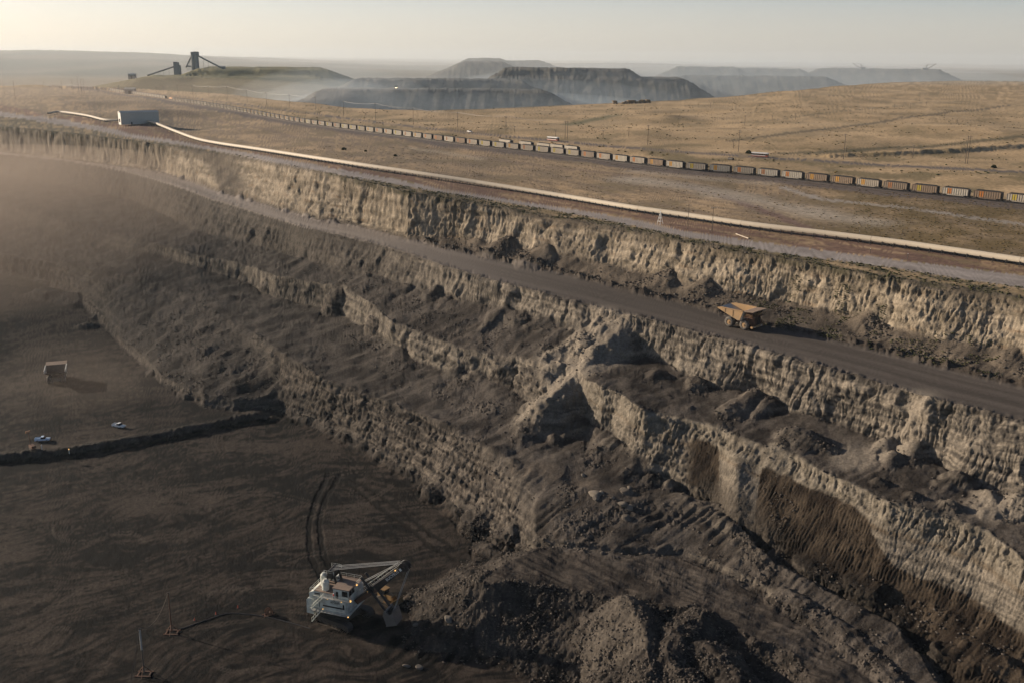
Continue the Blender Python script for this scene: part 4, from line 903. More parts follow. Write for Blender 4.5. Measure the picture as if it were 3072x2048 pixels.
# ------------------------------------------------------------------ haul trucks
def haul_truck(label, loc, heading, body_mat, frame_mat, liner_mat, lamps=False):
    t = thing('haul_truck', label, 'haul truck', loc, heading)
    RW = 1.88
    def wheel(x_, y_, w_, name='wheel'):
        prof = [(-w_ / 2, 0.95), (-w_ / 2, 1.55), (-w_ / 2 + .12, 1.76), (-w_ / 2 + .3, RW), (w_ / 2 - .3, RW), (w_ / 2 - .12, 1.76), (w_ / 2, 1.55), (w_ / 2, 0.95)]
        o = MB().ring((x_, y_, RW), (0, 1, 0), prof, 26).build(name, rubber, t, smooth=True)
        s_ = -1 if y_ < 0 else 1
        r_ = MB().ring((x_, y_, RW), (0, 1, 0), [(-w_ / 2 + .02, .96), (-w_ / 2 + .25, .8), (w_ / 2 - .25, .8), (w_ / 2 - .02, .96)], 20)
        r_.cyl((x_, y_ + s_ * (w_ / 2 - .45), RW), (x_, y_ + s_ * (w_ / 2 - .12), RW), .82, n=18); r_.cyl((x_, y_ + s_ * (w_ / 2 - .12), RW), (x_, y_ + s_ * (w_ / 2 + .08), RW), .42, n=14)
        r_.build('rim', body_mat, o)
    for sy in (-1, 1):
        wheel(3.3, sy * 3.25, 1.25)
        wheel(-3.05, sy * 3.45, 1.15); wheel(-3.05, sy * 2.2, 1.15)
    fr_ = MB(); fr_.b2(-4.2, 5.6, -1.5, -0.75, 1.7, 3.0); fr_.b2(-4.2, 5.6, 0.75, 1.5, 1.7, 3.0); fr_.b2(-4.0, -2.2, -1.6, 1.6, 1.2, 2.6); fr_.box((0.4, 0, 2.2), (1, 1.4, .8)); fr_.box((3.3, 0, 1.9), (1.1, 5.0, .8))
    fr_.build('chassis', frame_mat, t)
    # engine bay, radiator, deck
    MB().b2(3.6, 6.6, -1.9, 1.9, 3.01, 4.95).build('engine_bay', frame_mat, t)
    g_ = MB(); g_.b2(6.61, 6.75, -1.75, 1.75, 1.9, 4.8)
    for k in range(9): g_.box((6.8, 0, 2.1 + k * .32), (.08, 3.4, .1))
    g_.build('grille', steel_dark, t)
    MB().b2(6.2, 7.1, -3.7, 3.7, 1.15, 1.75).build('bumper', body_mat, t)
    dk = MB(); dk.b2(3.2, 6.9, -4.2, 4.2, 4.96, 5.12); dk.build('deck', frame_mat, t)
    rl_ = MB(); rl_.rail([(6.85, -4.1, 5.12), (6.85, 4.1, 5.12)], 1.0); rl_.rail([(6.85, -4.1, 5.12), (3.4, -4.1, 5.12)], 1.0); rl_.rail([(6.85, 4.1, 5.12), (3.4, 4.1, 5.12)], 1.0); rl_.build('handrail', body_mat, t)
    ld = MB()
    for sy in (-1, 1):
        a_, b_ = Vector((7.1, sy * 2.5, 1.6)), Vector((6.9, sy * 0.9, 5.0))
        for o_ in (-.3, .3): ld.bar(a_ + Vector((o_, 0, 0)), b_ + Vector((o_, 0, 0)), .06)
        for k in range(11): q = a_.lerp(b_, k / 10); ld.box(q, (.6, .3, .06))
    ld.build('stair', frame_mat, t)
    cb = MB(); cb.b2(3.7, 6.0, 1.6, 4.0, 5.13, 6.95); cab_ = cb.build('cab', body_mat, t)
    MB().b2(6.01, 6.05, 1.8, 3.8, 5.9, 6.7).b2(4.0, 5.8, 4.01, 4.05, 5.9, 6.7).b2(4.0, 5.8, 1.55, 1.59, 5.9, 6.7).build('window', glass, cab_)
    cc_ = MB().b2(3.6, 5.6, -3.6, -1.4, 5.13, 6.5); cc_.build('control_cabinet', frame_mat, t)
    # dump body: floor, sides, canopy, each of real plate thickness
    zt = 6.85
    side = [(-8.1, 6.75), (-7.6, 6.35), (0.9, 3.45), (2.0, 3.55), (3.15, 6.75), (3.15, 7.25), (-6.0, 7.25)]
    bd = MB()
    for sy in (-1, 1): bd.prism(side, sy * 4.45 - .12, sy * 4.45 + .12)
    for sy in (-1, 1): bd.box((-1.2, sy * 4.62, 5.6), (.3, .14, 2.4)); bd.box((-4.6, sy * 4.62, 6.2), (.25, .14, 1.4))
    for sy in (-1, 1): bd.b2(-6.2, 3.2, sy * 4.58 - .2, sy * 4.58 + .2, 7.0, 7.28)
    bo = bd.build('dump_body', body_mat, t)
    fl = MB(); fl.prism([(-8.1, 6.5), (0.9, 3.3), (2.6, 3.4), (2.7, 3.65), (1.0, 3.6), (-8.0, 6.72)], -4.32, 4.32); fl.prism([(2.25, 3.55), (2.6, 3.45), (3.55, 7.15), (3.2, 7.15)], -4.32, 4.32)
    fl.build('bed_liner', liner_mat, bo)
    cn = MB(); cn.prism([(3.61, 6.95), (7.6, 7.35), (7.6, 7.6), (3.3, 7.16)], -4.6, 4.6)
    for k in range(5): cn.box((5.5, -3.6 + k * 1.8, 7.05), (3.8, .2, .25), ry=R(-5.5))
    cn.build('canopy', paint('canopy_dust', (0.22, 0.16, 0.115), 0.8, 0, 0.6), bo)
    # lower cheek plates of the dump body
    MB().b2(-1.6, 0.6, -1.0, 1.0, 2.85, 3.09).build('hoist_mount', frame_mat, t)
    for sy in (-1, 1): MB().cyl((-.2, sy * 1.75, 1.9), (.9, sy * 1.75, 3.05), .24, n=10).build('hoist_ram', frame_mat, t)
    hl = MB()
    for sy in (-2.6, -2.0, 2.0, 2.6): hl.cyl((7.1, sy, 1.5), (7.18, sy, 1.5), .2, n=10)
    hl.build('headlight', white, t)
    return t
tan_p = paint('tan_truck_paint', (0.36, 0.225, 0.105), 0.6, 0, 0.7, (0.25, 0.185, 0.125)); tan_f = paint('truck_frame', (0.13, 0.06, 0.035), 0.6, 0, 0.5)
liner = paint('worn_bed_steel', (0.50, 0.46, 0.39), 0.5, 0.2, 0.4, (0.3, 0.25, 0.2))
haul_truck('ochre haul truck with empty bed driving on the upper haul road', (85.4, 358.6, -27.95), (0.70, -0.71), tan_p, tan_f, liner)
grey_p = paint('pale_truck_paint', (0.50, 0.50, 0.45), 0.5, 0, 0.3); grey_f = paint('pale_truck_frame', (0.10, 0.09, 0.08), 0.6, 0, 0.5)
tp = on_ground(172, 1142, -80); haul_truck('pale haul truck half lost in dust on the pit floor', tp, (-0.35, 0.94), grey_p, grey_f, steel_dark)

# ------------------------------------------------------------------ electric rope shovel
SH = (-46.5, 244.0, -83.0); sh_h = (0.95, -0.31)
SH = (-46.0, 246.0, 0); UP = 1.3
SH = (SH[0], SH[1], ground_z(SH[0], SH[1]) - 0.1 + UP)
t = thing('rope_shovel', 'cream electric rope shovel with raised black boom digging the dark bank', 'rope shovel', SH, sh_h)
shoe_m = paint('crawler_steel', (0.075, 0.066, 0.058), 0.6, 0.4, 0.5)
ca = R(-13)                                                    # crawlers stand a little askew under the house
Mc = Matrix.Rotation(ca, 3, 'Z')
for sy in (-1, 1):
    fr_ = MB(); fr_.prism([(-5.1, .5), (-5.5, 1.2), (-5.1, 2.0), (5.1, 2.0), (5.5, 1.2), (5.1, .5)], sy * 4.6 - .55, sy * 4.6 + .55)
    for k in range(7): fr_.cyl((-4.2 + k * 1.4, sy * 4.6 - .7, .75), (-4.2 + k * 1.4, sy * 4.6 + .7, .75), .42, n=10)
    fr_.v = [tuple(Mc @ Vector(v) - Vector((0, 0, UP))) for v in fr_.v]
    cr = fr_.build('crawler', shoe_m, t)
    loop = [(-5.0, .12), (5.0, .12), (5.6, .4), (5.9, 1.2), (5.6, 2.0), (5.0, 2.3), (-5.0, 2.3), (-5.6, 2.0), (-5.9, 1.2), (-5.6, .4), (-5.0, .12)]
    lp = Path([(p[0], 0, p[1]) for p in loop]); nsh = 40
    sm = MB().box((0, 0, 0), (.66, 2.3, .16)).box((0, 0, .1), (.2, 2.3, .12)).mesh('track_shoe'); sm.materials.append(shoe_m)
    for k in range(nsh):
        q = (k + .5) * lp.len / nsh; p = lp.at(q); d = lp.dir(q)
        o = bpy.data.objects.new('track_shoe', sm); COL.objects.link(o); o.parent = cr
        o.matrix_local = Matrix.Rotation(ca, 4, 'Z') @ Matrix.Translation((p[0], sy * 4.6, p[2] - UP)) @ Matrix.Rotation(-math.atan2(d[2], d[0]), 4, 'Y') @ Matrix.Rotation(math.pi, 4, 'X')
cf = MB(); cf.box((0, 0, 1.75 - UP), (5.5, 8.0, 1.6), rz=ca); cf.cyl((0, 0, 2.4 - UP), (0, 0, 3.09), 3.2, n=24); cf.build('car_body', shoe_m, t)
# revolving frame and machinery house
hs = MB(); hs.b2(-6.4, 3.6, -4.9, 4.9, 3.9, 8.9); hs.prism([(-6.4, 3.9), (-8.0, 4.3), (-8.0, 8.2), (-6.4, 8.9)], -4.9, 4.9)
house = hs.build('machinery_house', cream, t)
MB().b2(-7.6, 4.2, -5.6, 5.6, 3.1, 3.88).build('revolving_frame', cream, t)
cw_ = MB(); cw_.prism([(-8.8, 2.0), (-6.6, 1.8), (-6.6, 6.3), (-8.2, 6.6), (-8.8, 6.0)], -5.2, 5.2); cw_.build('counterweight', cream, t)
sk = MB()
for k in range(2): sk.box((-5.6 + k * 1.9, -5.18, 6.1), (1.6, .5, 3.4))
sk.build('side_cabinet', cream, house)
MB().b2(-6.45, 3.4, -4.95, 4.95, 8.91, 9.02).build('roof_deck', roofdust, t)
MB().b2(-7.9, -6.5, -4.8, 4.8, 8.25, 8.33).build('rear_deck', roofdust, t)
band = MB(); band.b2(-3.6, 3.0, -5.5, -5.475, 5.1, 5.55); band.b2(2.5, 3.0, -5.5, -5.475, 5.56, 6.6); band.b2(-6.3, -4.6, -4.97, -4.905, 8.1, 8.5); band.build('black_band', black, t)
MB().b2(-3.5, 3.3, -5.46, -4.98, 3.95, 8.3).build('side_panel', cream, t)
wk = MB(); wk.b2(-6.6, 4.4, -6.5, -5.61, 3.7, 3.82); wk.b2(-3.6, 4.8, -6.4, -5.47, 8.1, 8.2); wk.build('walkway', galv, t)
hr = MB()
hr.rail([(-7.8, -4.8, 8.33), (-7.8, 4.8, 8.33)]); hr.rail([(-7.8, -4.8, 8.33), (-6.5, -4.8, 8.9), (-3.0, -4.8, 9.02)]); hr.rail([(-7.8, 4.8, 8.33), (-6.4, 4.8, 9.02), (3.3, 4.8, 9.02)]); hr.rail([(3.3, 4.8, 9.02), (3.3, 0.5, 9.02)])
hr.rail([(-6.6, -6.45, 3.82), (4.4, -6.45, 3.82)]); hr.rail([(-3.6, -6.35, 8.2), (4.8, -6.35, 8.2), (4.8, -5.0, 8.2)])
hr.build('handrail', cream, t)
stairs = MB()
def flight(a_, b_, w_=.9):
    a_, b_ = Vector(a_), Vector(b_); n = max(3, int((b_ - a_).length / .35))
    for k in range(n + 1): stairs.box(a_.lerp(b_, k / n), (.34, w_, .05))
    for o_ in (-w_ / 2, w_ / 2):
        stairs.bar(a_ + Vector((0, o_, 0)), b_ + Vector((0, o_, 0)), .09); stairs.bar(a_ + Vector((0, o_, 1.05)), b_ + Vector((0, o_, 1.05)), .05)
        for k in range(0, n + 1, 3): q = a_.lerp(b_, k / n) + Vector((0, o_, 0)); stairs.bar(q, q + Vector((0, 0, 1.05)), .04)
flight((-6.6, -6.0, 4.2), (-3.0, -6.0, 8.1)); flight((-6.6, -6.1, 0.4), (-4.0, -6.1, 3.75))
stairs.build('stair', cream, t)
# air filter housings and gantry on the roof
for xx, yy, hh_, rr2 in ((-5.2, -1.4, 3.2, .95), (-3.7, -3.3, 2.5, 1.0)):
    f_ = MB(); f_.cyl((xx, yy, 9.03), (xx, yy, 9.03 + hh_), rr2, n=18); f_.cyl((xx, yy, 9.03 + hh_), (xx, yy, 9.03 + hh_ + .7), rr2 * .8, rr2 * .45, n=18); f_.build('filter_housing', cream, t, smooth=False)
MB().b2(-5.6, -2.6, 1.4, 3.8, 9.03, 10.6).build('ventilator', cream, t)
ga = MB()
for sy in (-1.5, 1.5):
    ga.box((-1.6, sy, 11.1), (.45, .45, 5.2), ry=R(-16)); ga.box((-4.1, sy, 11.0), (.4, .4, 5.4), ry=R(14)); ga.box((-3.4, sy, 10.2), (3.0, .25, .25))
ga.cyl((-3.2, -2.1, 13.6), (-3.2, 2.1, 13.6), .55, n=14); ga.box((-3.0, 0, 12.2), (1.6, 3.4, 1.3)); ga.build('gantry', black, t)
hr2 = MB(); hr2.rail([(-4.6, -2.2, 13.0), (-1.6, -2.2, 13.0)]); hr2.rail([(-4.6, 2.2, 13.0), (-1.6, 2.2, 13.0)]); hr2.build('gantry_rail', cream, t)
# operator cab on the front right corner
cb = MB(); cb.b2(-0.2, 4.4, -5.5, -1.9, 8.25, 11.1); cab_ = cb.build('operator_cab', cream, t)
MB().b2(-.45, 4.65, -5.7, -1.7, 11.11, 11.35).build('cab_roof', roofdust, cab_)
wn = MB(); wn.b2(4.41, 4.45, -5.2, -3.7, 9.2, 10.8); wn.b2(4.41, 4.45, -3.5, -2.1, 9.2, 10.8); wn.b2(2.4, 4.1, -5.54, -5.51, 9.2, 10.8); wn.build('window', glass, cab_)
MB().b2(.6, 1.3, -5.54, -5.51, 8.3, 10.3).build('door', glass, cab_)
# boom
bf, bt = Vector((4.1, 0, 5.2)), Vector((18.6, 0, 18.3)); bdv = (bt - bf); bl = bdv.length; bang = math.atan2(bdv.z, bdv.x)
bm_l = MB()
for sy in (-1, 1): bm_l.prism([(0, -.75), (bl * .45, -1.1), (bl, -.5), (bl, .5), (bl * .45, .9), (0, .75)], sy * .95 - .1, sy * .95 + .1)
bm_l.prism([(0, .74), (bl * .45, .88), (bl * .9, .6), (bl * .9, .5), (bl * .45, .75), (0, .6)], -.84, .84); bm_l.prism([(0, -.6), (bl * .45, -.9), (bl * .9, -.5), (bl * .9, -.62), (bl * .45, -1.08), (0, -.74)], -.84, .84)
Mb = Matrix.Rotation(-bang, 3, 'Y')
def boomp(v): return Mb @ Vector(v) + bf
bm_l.v = [tuple(boomp(v)) for v in bm_l.v]
boom = bm_l.build('boom', black, t)
lo_ = MB().prism([(.2, -.72), (bl * .42, -1.05), (bl * .42, .2), (.2, .5)], -1.075, -1.055); lo_.v = [tuple(boomp(v)) for v in lo_.v]; lo_.build('rusty_lower_plate', rust, boom)
text_part('BUCYRUS', 1.15, boomp((bl * .78, -1.07, -.02)), (Mb @ Matrix.Rotation(R(90), 3, 'X')), white, boom, sx=1.0)
pl_ = MB().b2(bl * .93, bl * .965, -1.09, -1.06, -.35, .4); pl_.v = [tuple(boomp(v)) for v in pl_.v]; pl_.build('white_plate', white, boom)
cat_ = MB()
for k in range(26): cat_.box((.8 + k * .68, .55, 1.05), (.5, .8, .05))
cat_.v = [tuple(boomp(v)) for v in cat_.v]; cat_.build('boom_walkway', galv, boom)
hb = MB()
for yy in (.15, .95):
    hb.bar(boomp((.8, yy, 2.0)), boomp((bl - 1.5, yy, 1.8)), .05)
    for k in range(10): hb.bar(boomp((.8 + k * 1.8, yy, 1.05)), boomp((.8 + k * 1.8, yy, 2.0)), .04)
hb.build('boom_rail', cream, boom)
sv = MB()
for sy in (-.75, .75): sv.ring(tuple(bt + Vector((.2, sy, .1))), (0, 1, 0), [(-.22, .35), (-.22, 1.35), (-.1, 1.2), (.1, 1.2), (.22, 1.35), (.22, .35), (-.22, .35)], 24)
sv.cyl(tuple(bt + Vector((.2, -1.3, .1))), tuple(bt + Vector((.2, 1.3, .1))), .32, n=12); sv.build('point_sheave', steel_dark, boom)
rp = MB()
for sy in (-1.3, -.5, .5, 1.3): rp.bar((-3.2, sy, 13.9), tuple(bt + Vector((-1.6, sy * .7, .9))), .07)
rp.build('suspension_rope', galv, t)
hp = Vector((14.6, 0, 4.2))
ho = MB()
for sy in (-.85, -.6, .6, .85): ho.bar(tuple(bt + Vector((1.45, sy, 0))), tuple(hp + Vector((.6, sy * .7, .3))), .055); ho.bar((1.5, sy, 8.2), tuple(bt + Vector((-.4, sy, 1.4))), .055)
ho.build('hoist_rope', galv, t)
# dipper handle through the saddle block, and the dipper
h0, h1 = Vector((6.2, 0, 13.4)), Vector((14.0, 0, 3.6))
hd = MB()
for sy in (-1.35, 1.35): hd.cyl(h0 + Vector((0, sy, 0)), h1 + Vector((0, sy, 0)), .36, n=10)
hd.cyl(h0.lerp(h1, .95) + Vector((0, -1.4, 0)), h0.lerp(h1, .95) + Vector((0, 1.4, 0)), .3, n=10); hd.build('dipper_handle', black, t)
sb = MB(); mid_ = h0.lerp(h1, .33)
for sy in (-1.35, 1.35): sb.box(mid_ + Vector((0, sy, 0)), (1.5, .9, 1.5), ry=R(51))
sb.cyl(mid_ + Vector((0, -1.9, 0)), mid_ + Vector((0, 1.9, 0)), .4, n=12); sb.build('saddle_block', black, t)
dp = MB(); Md = Matrix.Rotation(R(-18), 3, 'Y')
for (x0, x1, y0, y1, z0, z1) in ((-1.5, 1.6, -2.1, -1.95, -1.5, 1.6), (-1.5, 1.6, 1.95, 2.1, -1.5, 1.6), (-1.5, -1.35, -1.94, 1.94, -1.5, 1.6), (1.45, 1.6, -1.94, 1.94, -1.5, 1.6)): dp.b2(x0, x1, y0, y1, z0, z1)
dp.prism([(-1.6, -1.5), (1.6, -1.5), (1.6, -1.72), (-1.7, -1.72)], -2.1, 2.1)
dp.v = [tuple(Md @ Vector(v) + Vector((14.7, 0, 2.3))) for v in dp.v]
worn = paint('worn_steel', (0.24, 0.22, 0.20), 0.45, 0.5, 0.4)
dip = dp.build('dipper', worn, t)
for k in range(6):
    th = MB(); yy = -1.85 + k * .74; th.prism([(1.35, 1.55), (1.75, 1.55), (1.65, 2.3), (1.5, 2.3)], yy - .17, yy + .17)
    th.v = [tuple(Md @ Vector(v) + Vector((14.7, 0, 2.3))) for v in th.v]; th.build('tooth', worn, dip)
bl_ = MB(); bl_.prism([(-1.0, 1.5), (1.0, 1.5), (0.3, 2.9), (-.3, 2.9)], -2.25, -2.12); bl_.prism([(-1.0, 1.5), (1.0, 1.5), (0.3, 2.9), (-.3, 2.9)], 2.12, 2.25); bl_.cyl((0, -2.2, 2.7), (0, 2.2, 2.7), .25, n=10)
bl_.v = [tuple(Md @ Vector(v) + Vector((14.2, 0, 2.0))) for v in bl_.v]; bl_.build('bail', worn, dip)
RX = Matrix.Rotation(R(90), 3, 'X')
text_part('495HR', 1.05, (0.2, -5.475, 6.75), RX, black, t)
MB().prism([(-.35, 7.3), (.35, 7.3), (.1, 7.75), (.35, 7.75), (-.1, 8.15), (0, 7.8), (-.3, 7.8)], -5.49, -5.465).build('emblem', black, t)
for p, r_ in (((4.75, -5.2, 8.0), .3), ((5.2, -2.0, 11.3), .24), (tuple(boomp((bl * .88, -1.15, .7))), .2), ((-3.0, -6.5, 4.9), .13), ((4.6, -6.55, 3.9), .17), ((-2.0, -5.6, 7.6), .13), ((2.2, -5.6, 7.5), .13), ((8.0, -1.2, 9.4), .16)):
    MB().ring(p, (0, -1, 0), [(-.6 * r_, r_ * .5), (-.3 * r_, r_ * .9), (.1, r_), (.4 * r_ + .1, r_ * .7), (.6 * r_ + .1, .01)], 10).build('work_light', amber, t)

# the worker on the shovel's walkway
def person(label, loc, rz, top, legs, head):
    """one skinned body; jacket colour over it by face height"""
    bmx = bmesh.new(); J = {}
    for n_, p in dict(pel=(0, 0, .95), ch=(0, 0, 1.35), nk=(0, 0, 1.5), hd=(.02, 0, 1.66), hl=(0, .1, .92), kl=(.03, .11, .5), al=(0, .12, .08), fl=(.16, .12, .04), hr=(0, -.1, .92), kr=(.03, -.11, .5), ar=(0, -.12, .08), fr=(.16, -.12, .04),
                     sl=(0, .2, 1.42), el=(.03, .27, 1.14), wl_=(.2, .24, 1.0), sr=(0, -.2, 1.42), er=(.03, -.27, 1.14), wr=(.2, -.24, 1.0)).items(): J[n_] = bmx.verts.new(p)
    for e_ in ('pel ch', 'ch nk', 'nk hd', 'pel hl', 'hl kl', 'kl al', 'al fl', 'pel hr', 'hr kr', 'kr ar', 'ar fr', 'ch sl', 'sl el', 'el wl_', 'ch sr', 'sr er', 'er wr'):
        a_, b_ = e_.split(); bmx.edges.new((J[a_], J[b_]))
    names = list(J); me = bpy.data.meshes.new('person'); bmx.to_mesh(me); bmx.free()
    o = bpy.data.objects.new('person', me); COL.objects.link(o)
    sk_ = o.modifiers.new('skin', 'SKIN'); rad = dict(pel=.17, ch=.19, nk=.07, hd=.115, hl=.1, kl=.07, al=.055, fl=.05, hr=.1, kr=.07, ar=.055, fr=.05, sl=.08, el=.06, wl_=.045, sr=.08, er=.06, wr=.045)
    for n_, sv_ in zip(names, me.skin_vertices[0].data): sv_.radius = (rad[n_], rad[n_]); sv_.use_root = n_ == 'pel'
    sb_ = o.modifiers.new('sub', 'SUBSURF'); sb_.levels = sb_.render_levels = 1
    dg = bpy.context.evaluated_depsgraph_get(); m2 = bpy.data.meshes.new_from_object(o.evaluated_get(dg)); o.modifiers.clear(); o.data = m2; bpy.data.meshes.remove(me); m2.name = 'person'
    m2.materials.clear(); [m2.materials.append(k) for k in (top, legs, skin)]
    for pl in m2.polygons: pl.material_index = 1 if pl.center.z < .93 else (2 if pl.center.z > 1.52 or (abs(pl.center.y) > .2 and pl.center.z < 1.05) else 0)
    m2.shade_smooth(); o.location = loc; o.rotation_euler = (0, 0, rz)
    MB().ring((0.02, 0, 1.70), (0, 0, 1), [(0, .165), (.02, .13), (.09, .11), (.14, .05), (.15, .005)], 12).build('helmet', head, o)
    return tag(o, label, 'person')
Msh = Matrix.Translation(SH) @ Matrix.Rotation(math.atan2(sh_h[1], sh_h[0]), 4, 'Z')
pp = Msh @ Vector((0.1, -5.95, 8.2))
person('worker in red jacket and white helmet standing on the shovel walkway by the cab', tuple(pp), math.atan2(sh_h[1], sh_h[0]) + .5, redcloth, bluecloth, white)

# ------------------------------------------------------------------ bulldozer behind the boom
yel = paint('dozer_yellow', (0.22, 0.13, 0.045), 0.6, 0, 0.6)
bz = on_ground(1160, 1800, -83)
t = thing('bulldozer', 'yellow bulldozer with raised curved blade behind the shovel boom', 'bulldozer', bz, (0.80, -0.60))
for sy in (-1, 1):
    c_ = MB(); c_.prism([(-2.4, .05), (-2.9, .5), (-2.7, 1.1), (-1.2, 1.75), (2.0, 1.2), (2.5, .7), (2.2, .05)], sy * 1.35 - .35, sy * 1.35 + .35)
    c_.build('track', shoe_m, t)
bh = MB(); bh.b2(0.2, 2.6, -.8, .8, 1.0, 2.5); bh.prism([(2.61, 1.0), (3.0, 1.1), (3.0, 2.2), (2.61, 2.45)], -.75, .75); bh.b2(-2.6, .19, -1.0, 1.0, 1.0, 2.2); bh.build('body', yel, t)
cb_ = MB().b2(-1.5, 0.1, -.95, .95, 2.21, 3.7).build('cab', glass, t)
MB().b2(-1.8, .4, -1.15, 1.15, 3.71, 3.9).build('cab_roof', yel, cb_)
bd_ = MB(); arc = [(4.2 + .55 * (1 - math.sin(a)) - .3, 0.15 + 1.9 * k / 8) for k, a in enumerate(np.linspace(.2, 2.9, 9))]
bd_.prism(arc + [(p[0] - .14, p[1]) for p in arc[::-1]], -2.7, 2.7); bd_.build('blade', yel, t)
MB().b2(3.62, 4.3, -2.7, 2.7, .02, .145).build('cutting_edge', worn, t)
for sy in (-1, 1): MB().box((2.4, sy * 1.85, .75), (3.6, .25, .35)).build('push_arm', yel, t)
rp_ = MB(); rp_.box((-3.1, 0, 1.0), (.6, .5, 1.6)); rp_.box((-3.2, 0, .3), (.25, .25, 1.2)); rp_.build('ripper', steel_dark, t)

# ------------------------------------------------------------------ trailing-cable towers in the left foreground
def cable_tower(label, base, top_px, h, white_sleeve):
    t = thing('cable_tower', label, 'cable tower', base)
    MB().cyl((0, 0, .5), (0, 0, h), .20, .15, n=10).build('pole', rust if not white_sleeve else wood, t)
    sk_ = MB()
    for a in (0, 2.1, 4.2):
        sk_.bar((1.9 * math.cos(a + .5), 1.9 * math.sin(a + .5), .15), (0, 0, 2.6), .10)
    sk_.b2(-2.0, 2.0, -1.2, -.9, 0, .3); sk_.b2(-2.0, 2.0, .9, 1.2, 0, .3); sk_.b2(-1.6, -1.3, -.89, .89, .02, .28); sk_.b2(1.3, 1.6, -.89, .89, .02, .28); sk_.build('skid_base', rust, t)
    if white_sleeve: MB().cyl((0, 0, h * .55), (0, 0, h - .1), .24, n=12).build('white_sleeve', galv, t)
    MB().box((0, 0, h + .1), (.7, .3, .25)).cyl((-.3, 0, h + .2), (.3, 0, h + .2), .2, n=8).build('cable_saddle', wood, t)
    return Vector(base) + Vector((0, 0, h + .3))
bA = on_ground(433, 2022, -83); bB = on_ground(516, 1897, -83)
tA = cable_tower('skid pole with white upper sleeve, nearer of the two cable towers', bA, None, 13.0, True)
tB = cable_tower('brown pole on a low skid, the farther of the two cable towers', bB, None, 12.0, False)
def sag(a_, b_, d_, n=14): return [tuple(Vector(a_).lerp(Vector(b_), k / n) - Vector((0, 0, d_ * 4 * (k / n) * (1 - k / n)))) for k in range(n + 1)]
tag(MB().tube(sag(tB, tA, 3.2), .07, 5).build('power_cable', wood), 'black trailing cable sagging between the two cable towers', 'cable')
gz = on_ground(385, 2075, -83); tag(MB().tube(sag(tA, gz, 1.0), .06, 5).build('power_cable', wood), 'black trailing cable dropping from the nearer tower to the ground', 'cable')
cpts = [on_ground(px, py, -83) for px, py in ((516, 1893), (560, 1880), (610, 1862), (680, 1840), (740, 1842), (800, 1850), (880, 1870), (930, 1885))]
tag(MB().tube([(p[0], p[1], p[2] + .12) for p in spline(cpts, 4)], .13, 5).build('power_cable', black), 'black trailing cable lying on the pit floor up to the shovel', 'cable')
sl_p = on_ground(806, 1842, -83); t = thing('cable_sled', 'small rusty cable sled on the pit floor left of the shovel', 'sled', sl_p, rz=.6)
MB().b2(-1.6, 1.6, -.8, -.6, 0, .25).b2(-1.6, 1.6, .6, .8, 0, .25).b2(-1.2, -1.0, -.59, .59, .05, .2).b2(1.0, 1.2, -.59, .59, .05, .2).build('skid', rust, t)
MB().ring((0, 0, 1.1), (0, 1, 0), [(-.5, .3), (-.5, .95), (-.42, .95), (-.42, .5), (.42, .5), (.42, .95), (.5, .95), (.5, .3)], 16).build('reel', rust, t)
MB().bar((1.1, 0, .2), (1.4, 0, 2.6), .06).build('mast', rust, t)
for k, (px, py, w_) in enumerate(((714, 1822, 'beyond the cable'), (584, 1860, 'beside the far cable tower'), (648, 1842, 'between the two others'))):
    b_ = on_ground(px, py, -83); t = thing('traffic_cone', f'small orange marker cone on the pit floor, {w_}', 'cone', b_)
    cm = paint('cone_orange', (0.35, 0.06, 0.03), 0.6, 0, 0.3)
    MB().cyl((0, 0, .05), (0, 0, .9), .24, .05, n=10).build('cone_body', cm, t); MB().b2(-.35, .35, -.35, .35, 0, .049).build('base', black, t)
# ------------------------------------------------------------------ light plant, pickups
lp_ = on_ground(98, 1346, -80); t = thing('light_tower', 'rusty portable light tower with leaning mast on the far pit floor', 'light tower', lp_, rz=2.4)
MB().b2(-1.5, 1.5, -.8, .8, .6, 1.7).build('generator', rust, t)
for sy in (-.9, .9): MB().cyl((0, sy - .1, .4), (0, sy + .1, .4), .4, n=12).build('wheel', rubber, t)
MB().bar((1.3, 0, 1.0), (2.6, 0, 6.4), .13).bar((1.0, .5, .6), (1.9, 0, 3.5), .07).build('mast', rust, t)
MB().box((2.6, 0, 6.5), (.5, 1.6, .7)).build('lamp_head', paint('tan_lamp', (0.4, 0.22, 0.12), 0.5), t)
def pickup(label, loc, heading, body, cat='pickup', scale=1.0):
    t = thing('pickup_truck', label, cat, loc, heading)
    b_ = MB(); b_.prism([(-2.8, .55), (2.75, .55), (2.85, 1.0), (2.6, 1.15), (1.0, 1.2), (-2.8, 1.2)], -.98, .98); b_.b2(-2.8, -2.7, -.97, .97, 1.205, 1.5); b_.b2(-2.8, -.5, -.97, -.9, 1.205, 1.5); b_.b2(-2.8, -.5, .9, .97, 1.205, 1.5); b_.build('body', body, t)
    c_ = MB().prism([(-.5, 1.205), (1.2, 1.205), (.6, 1.9), (-.35, 1.95)], -.88, .88).build('cabin', glass, t)
    MB().b2(-.4, .62, -.86, .86, 1.96, 2.02).build('roof', body, c_)
    for xx in (-1.75, 1.75):
        for sy in (-.86, .86): MB().ring((xx, sy, .42), (0, 1, 0), [(-.13, .2), (-.13, .4), (-.06, .43), (.06, .43), (.13, .4), (.13, .2)], 14).build('wheel', rubber, t)
    return t
blue_w = paint('pale_blue_paint', (0.50, 0.62, 0.75), 0.4, 0, 0.1)
pickup('pale blue pickup parked near the light tower on the far pit floor', on_ground(128, 1322, -80), (0.95, 0.2), blue_w)
pickup('small white pickup on the far pit floor behind the dark berm', on_ground(357, 1281, -80), (0.9, -0.3), white)
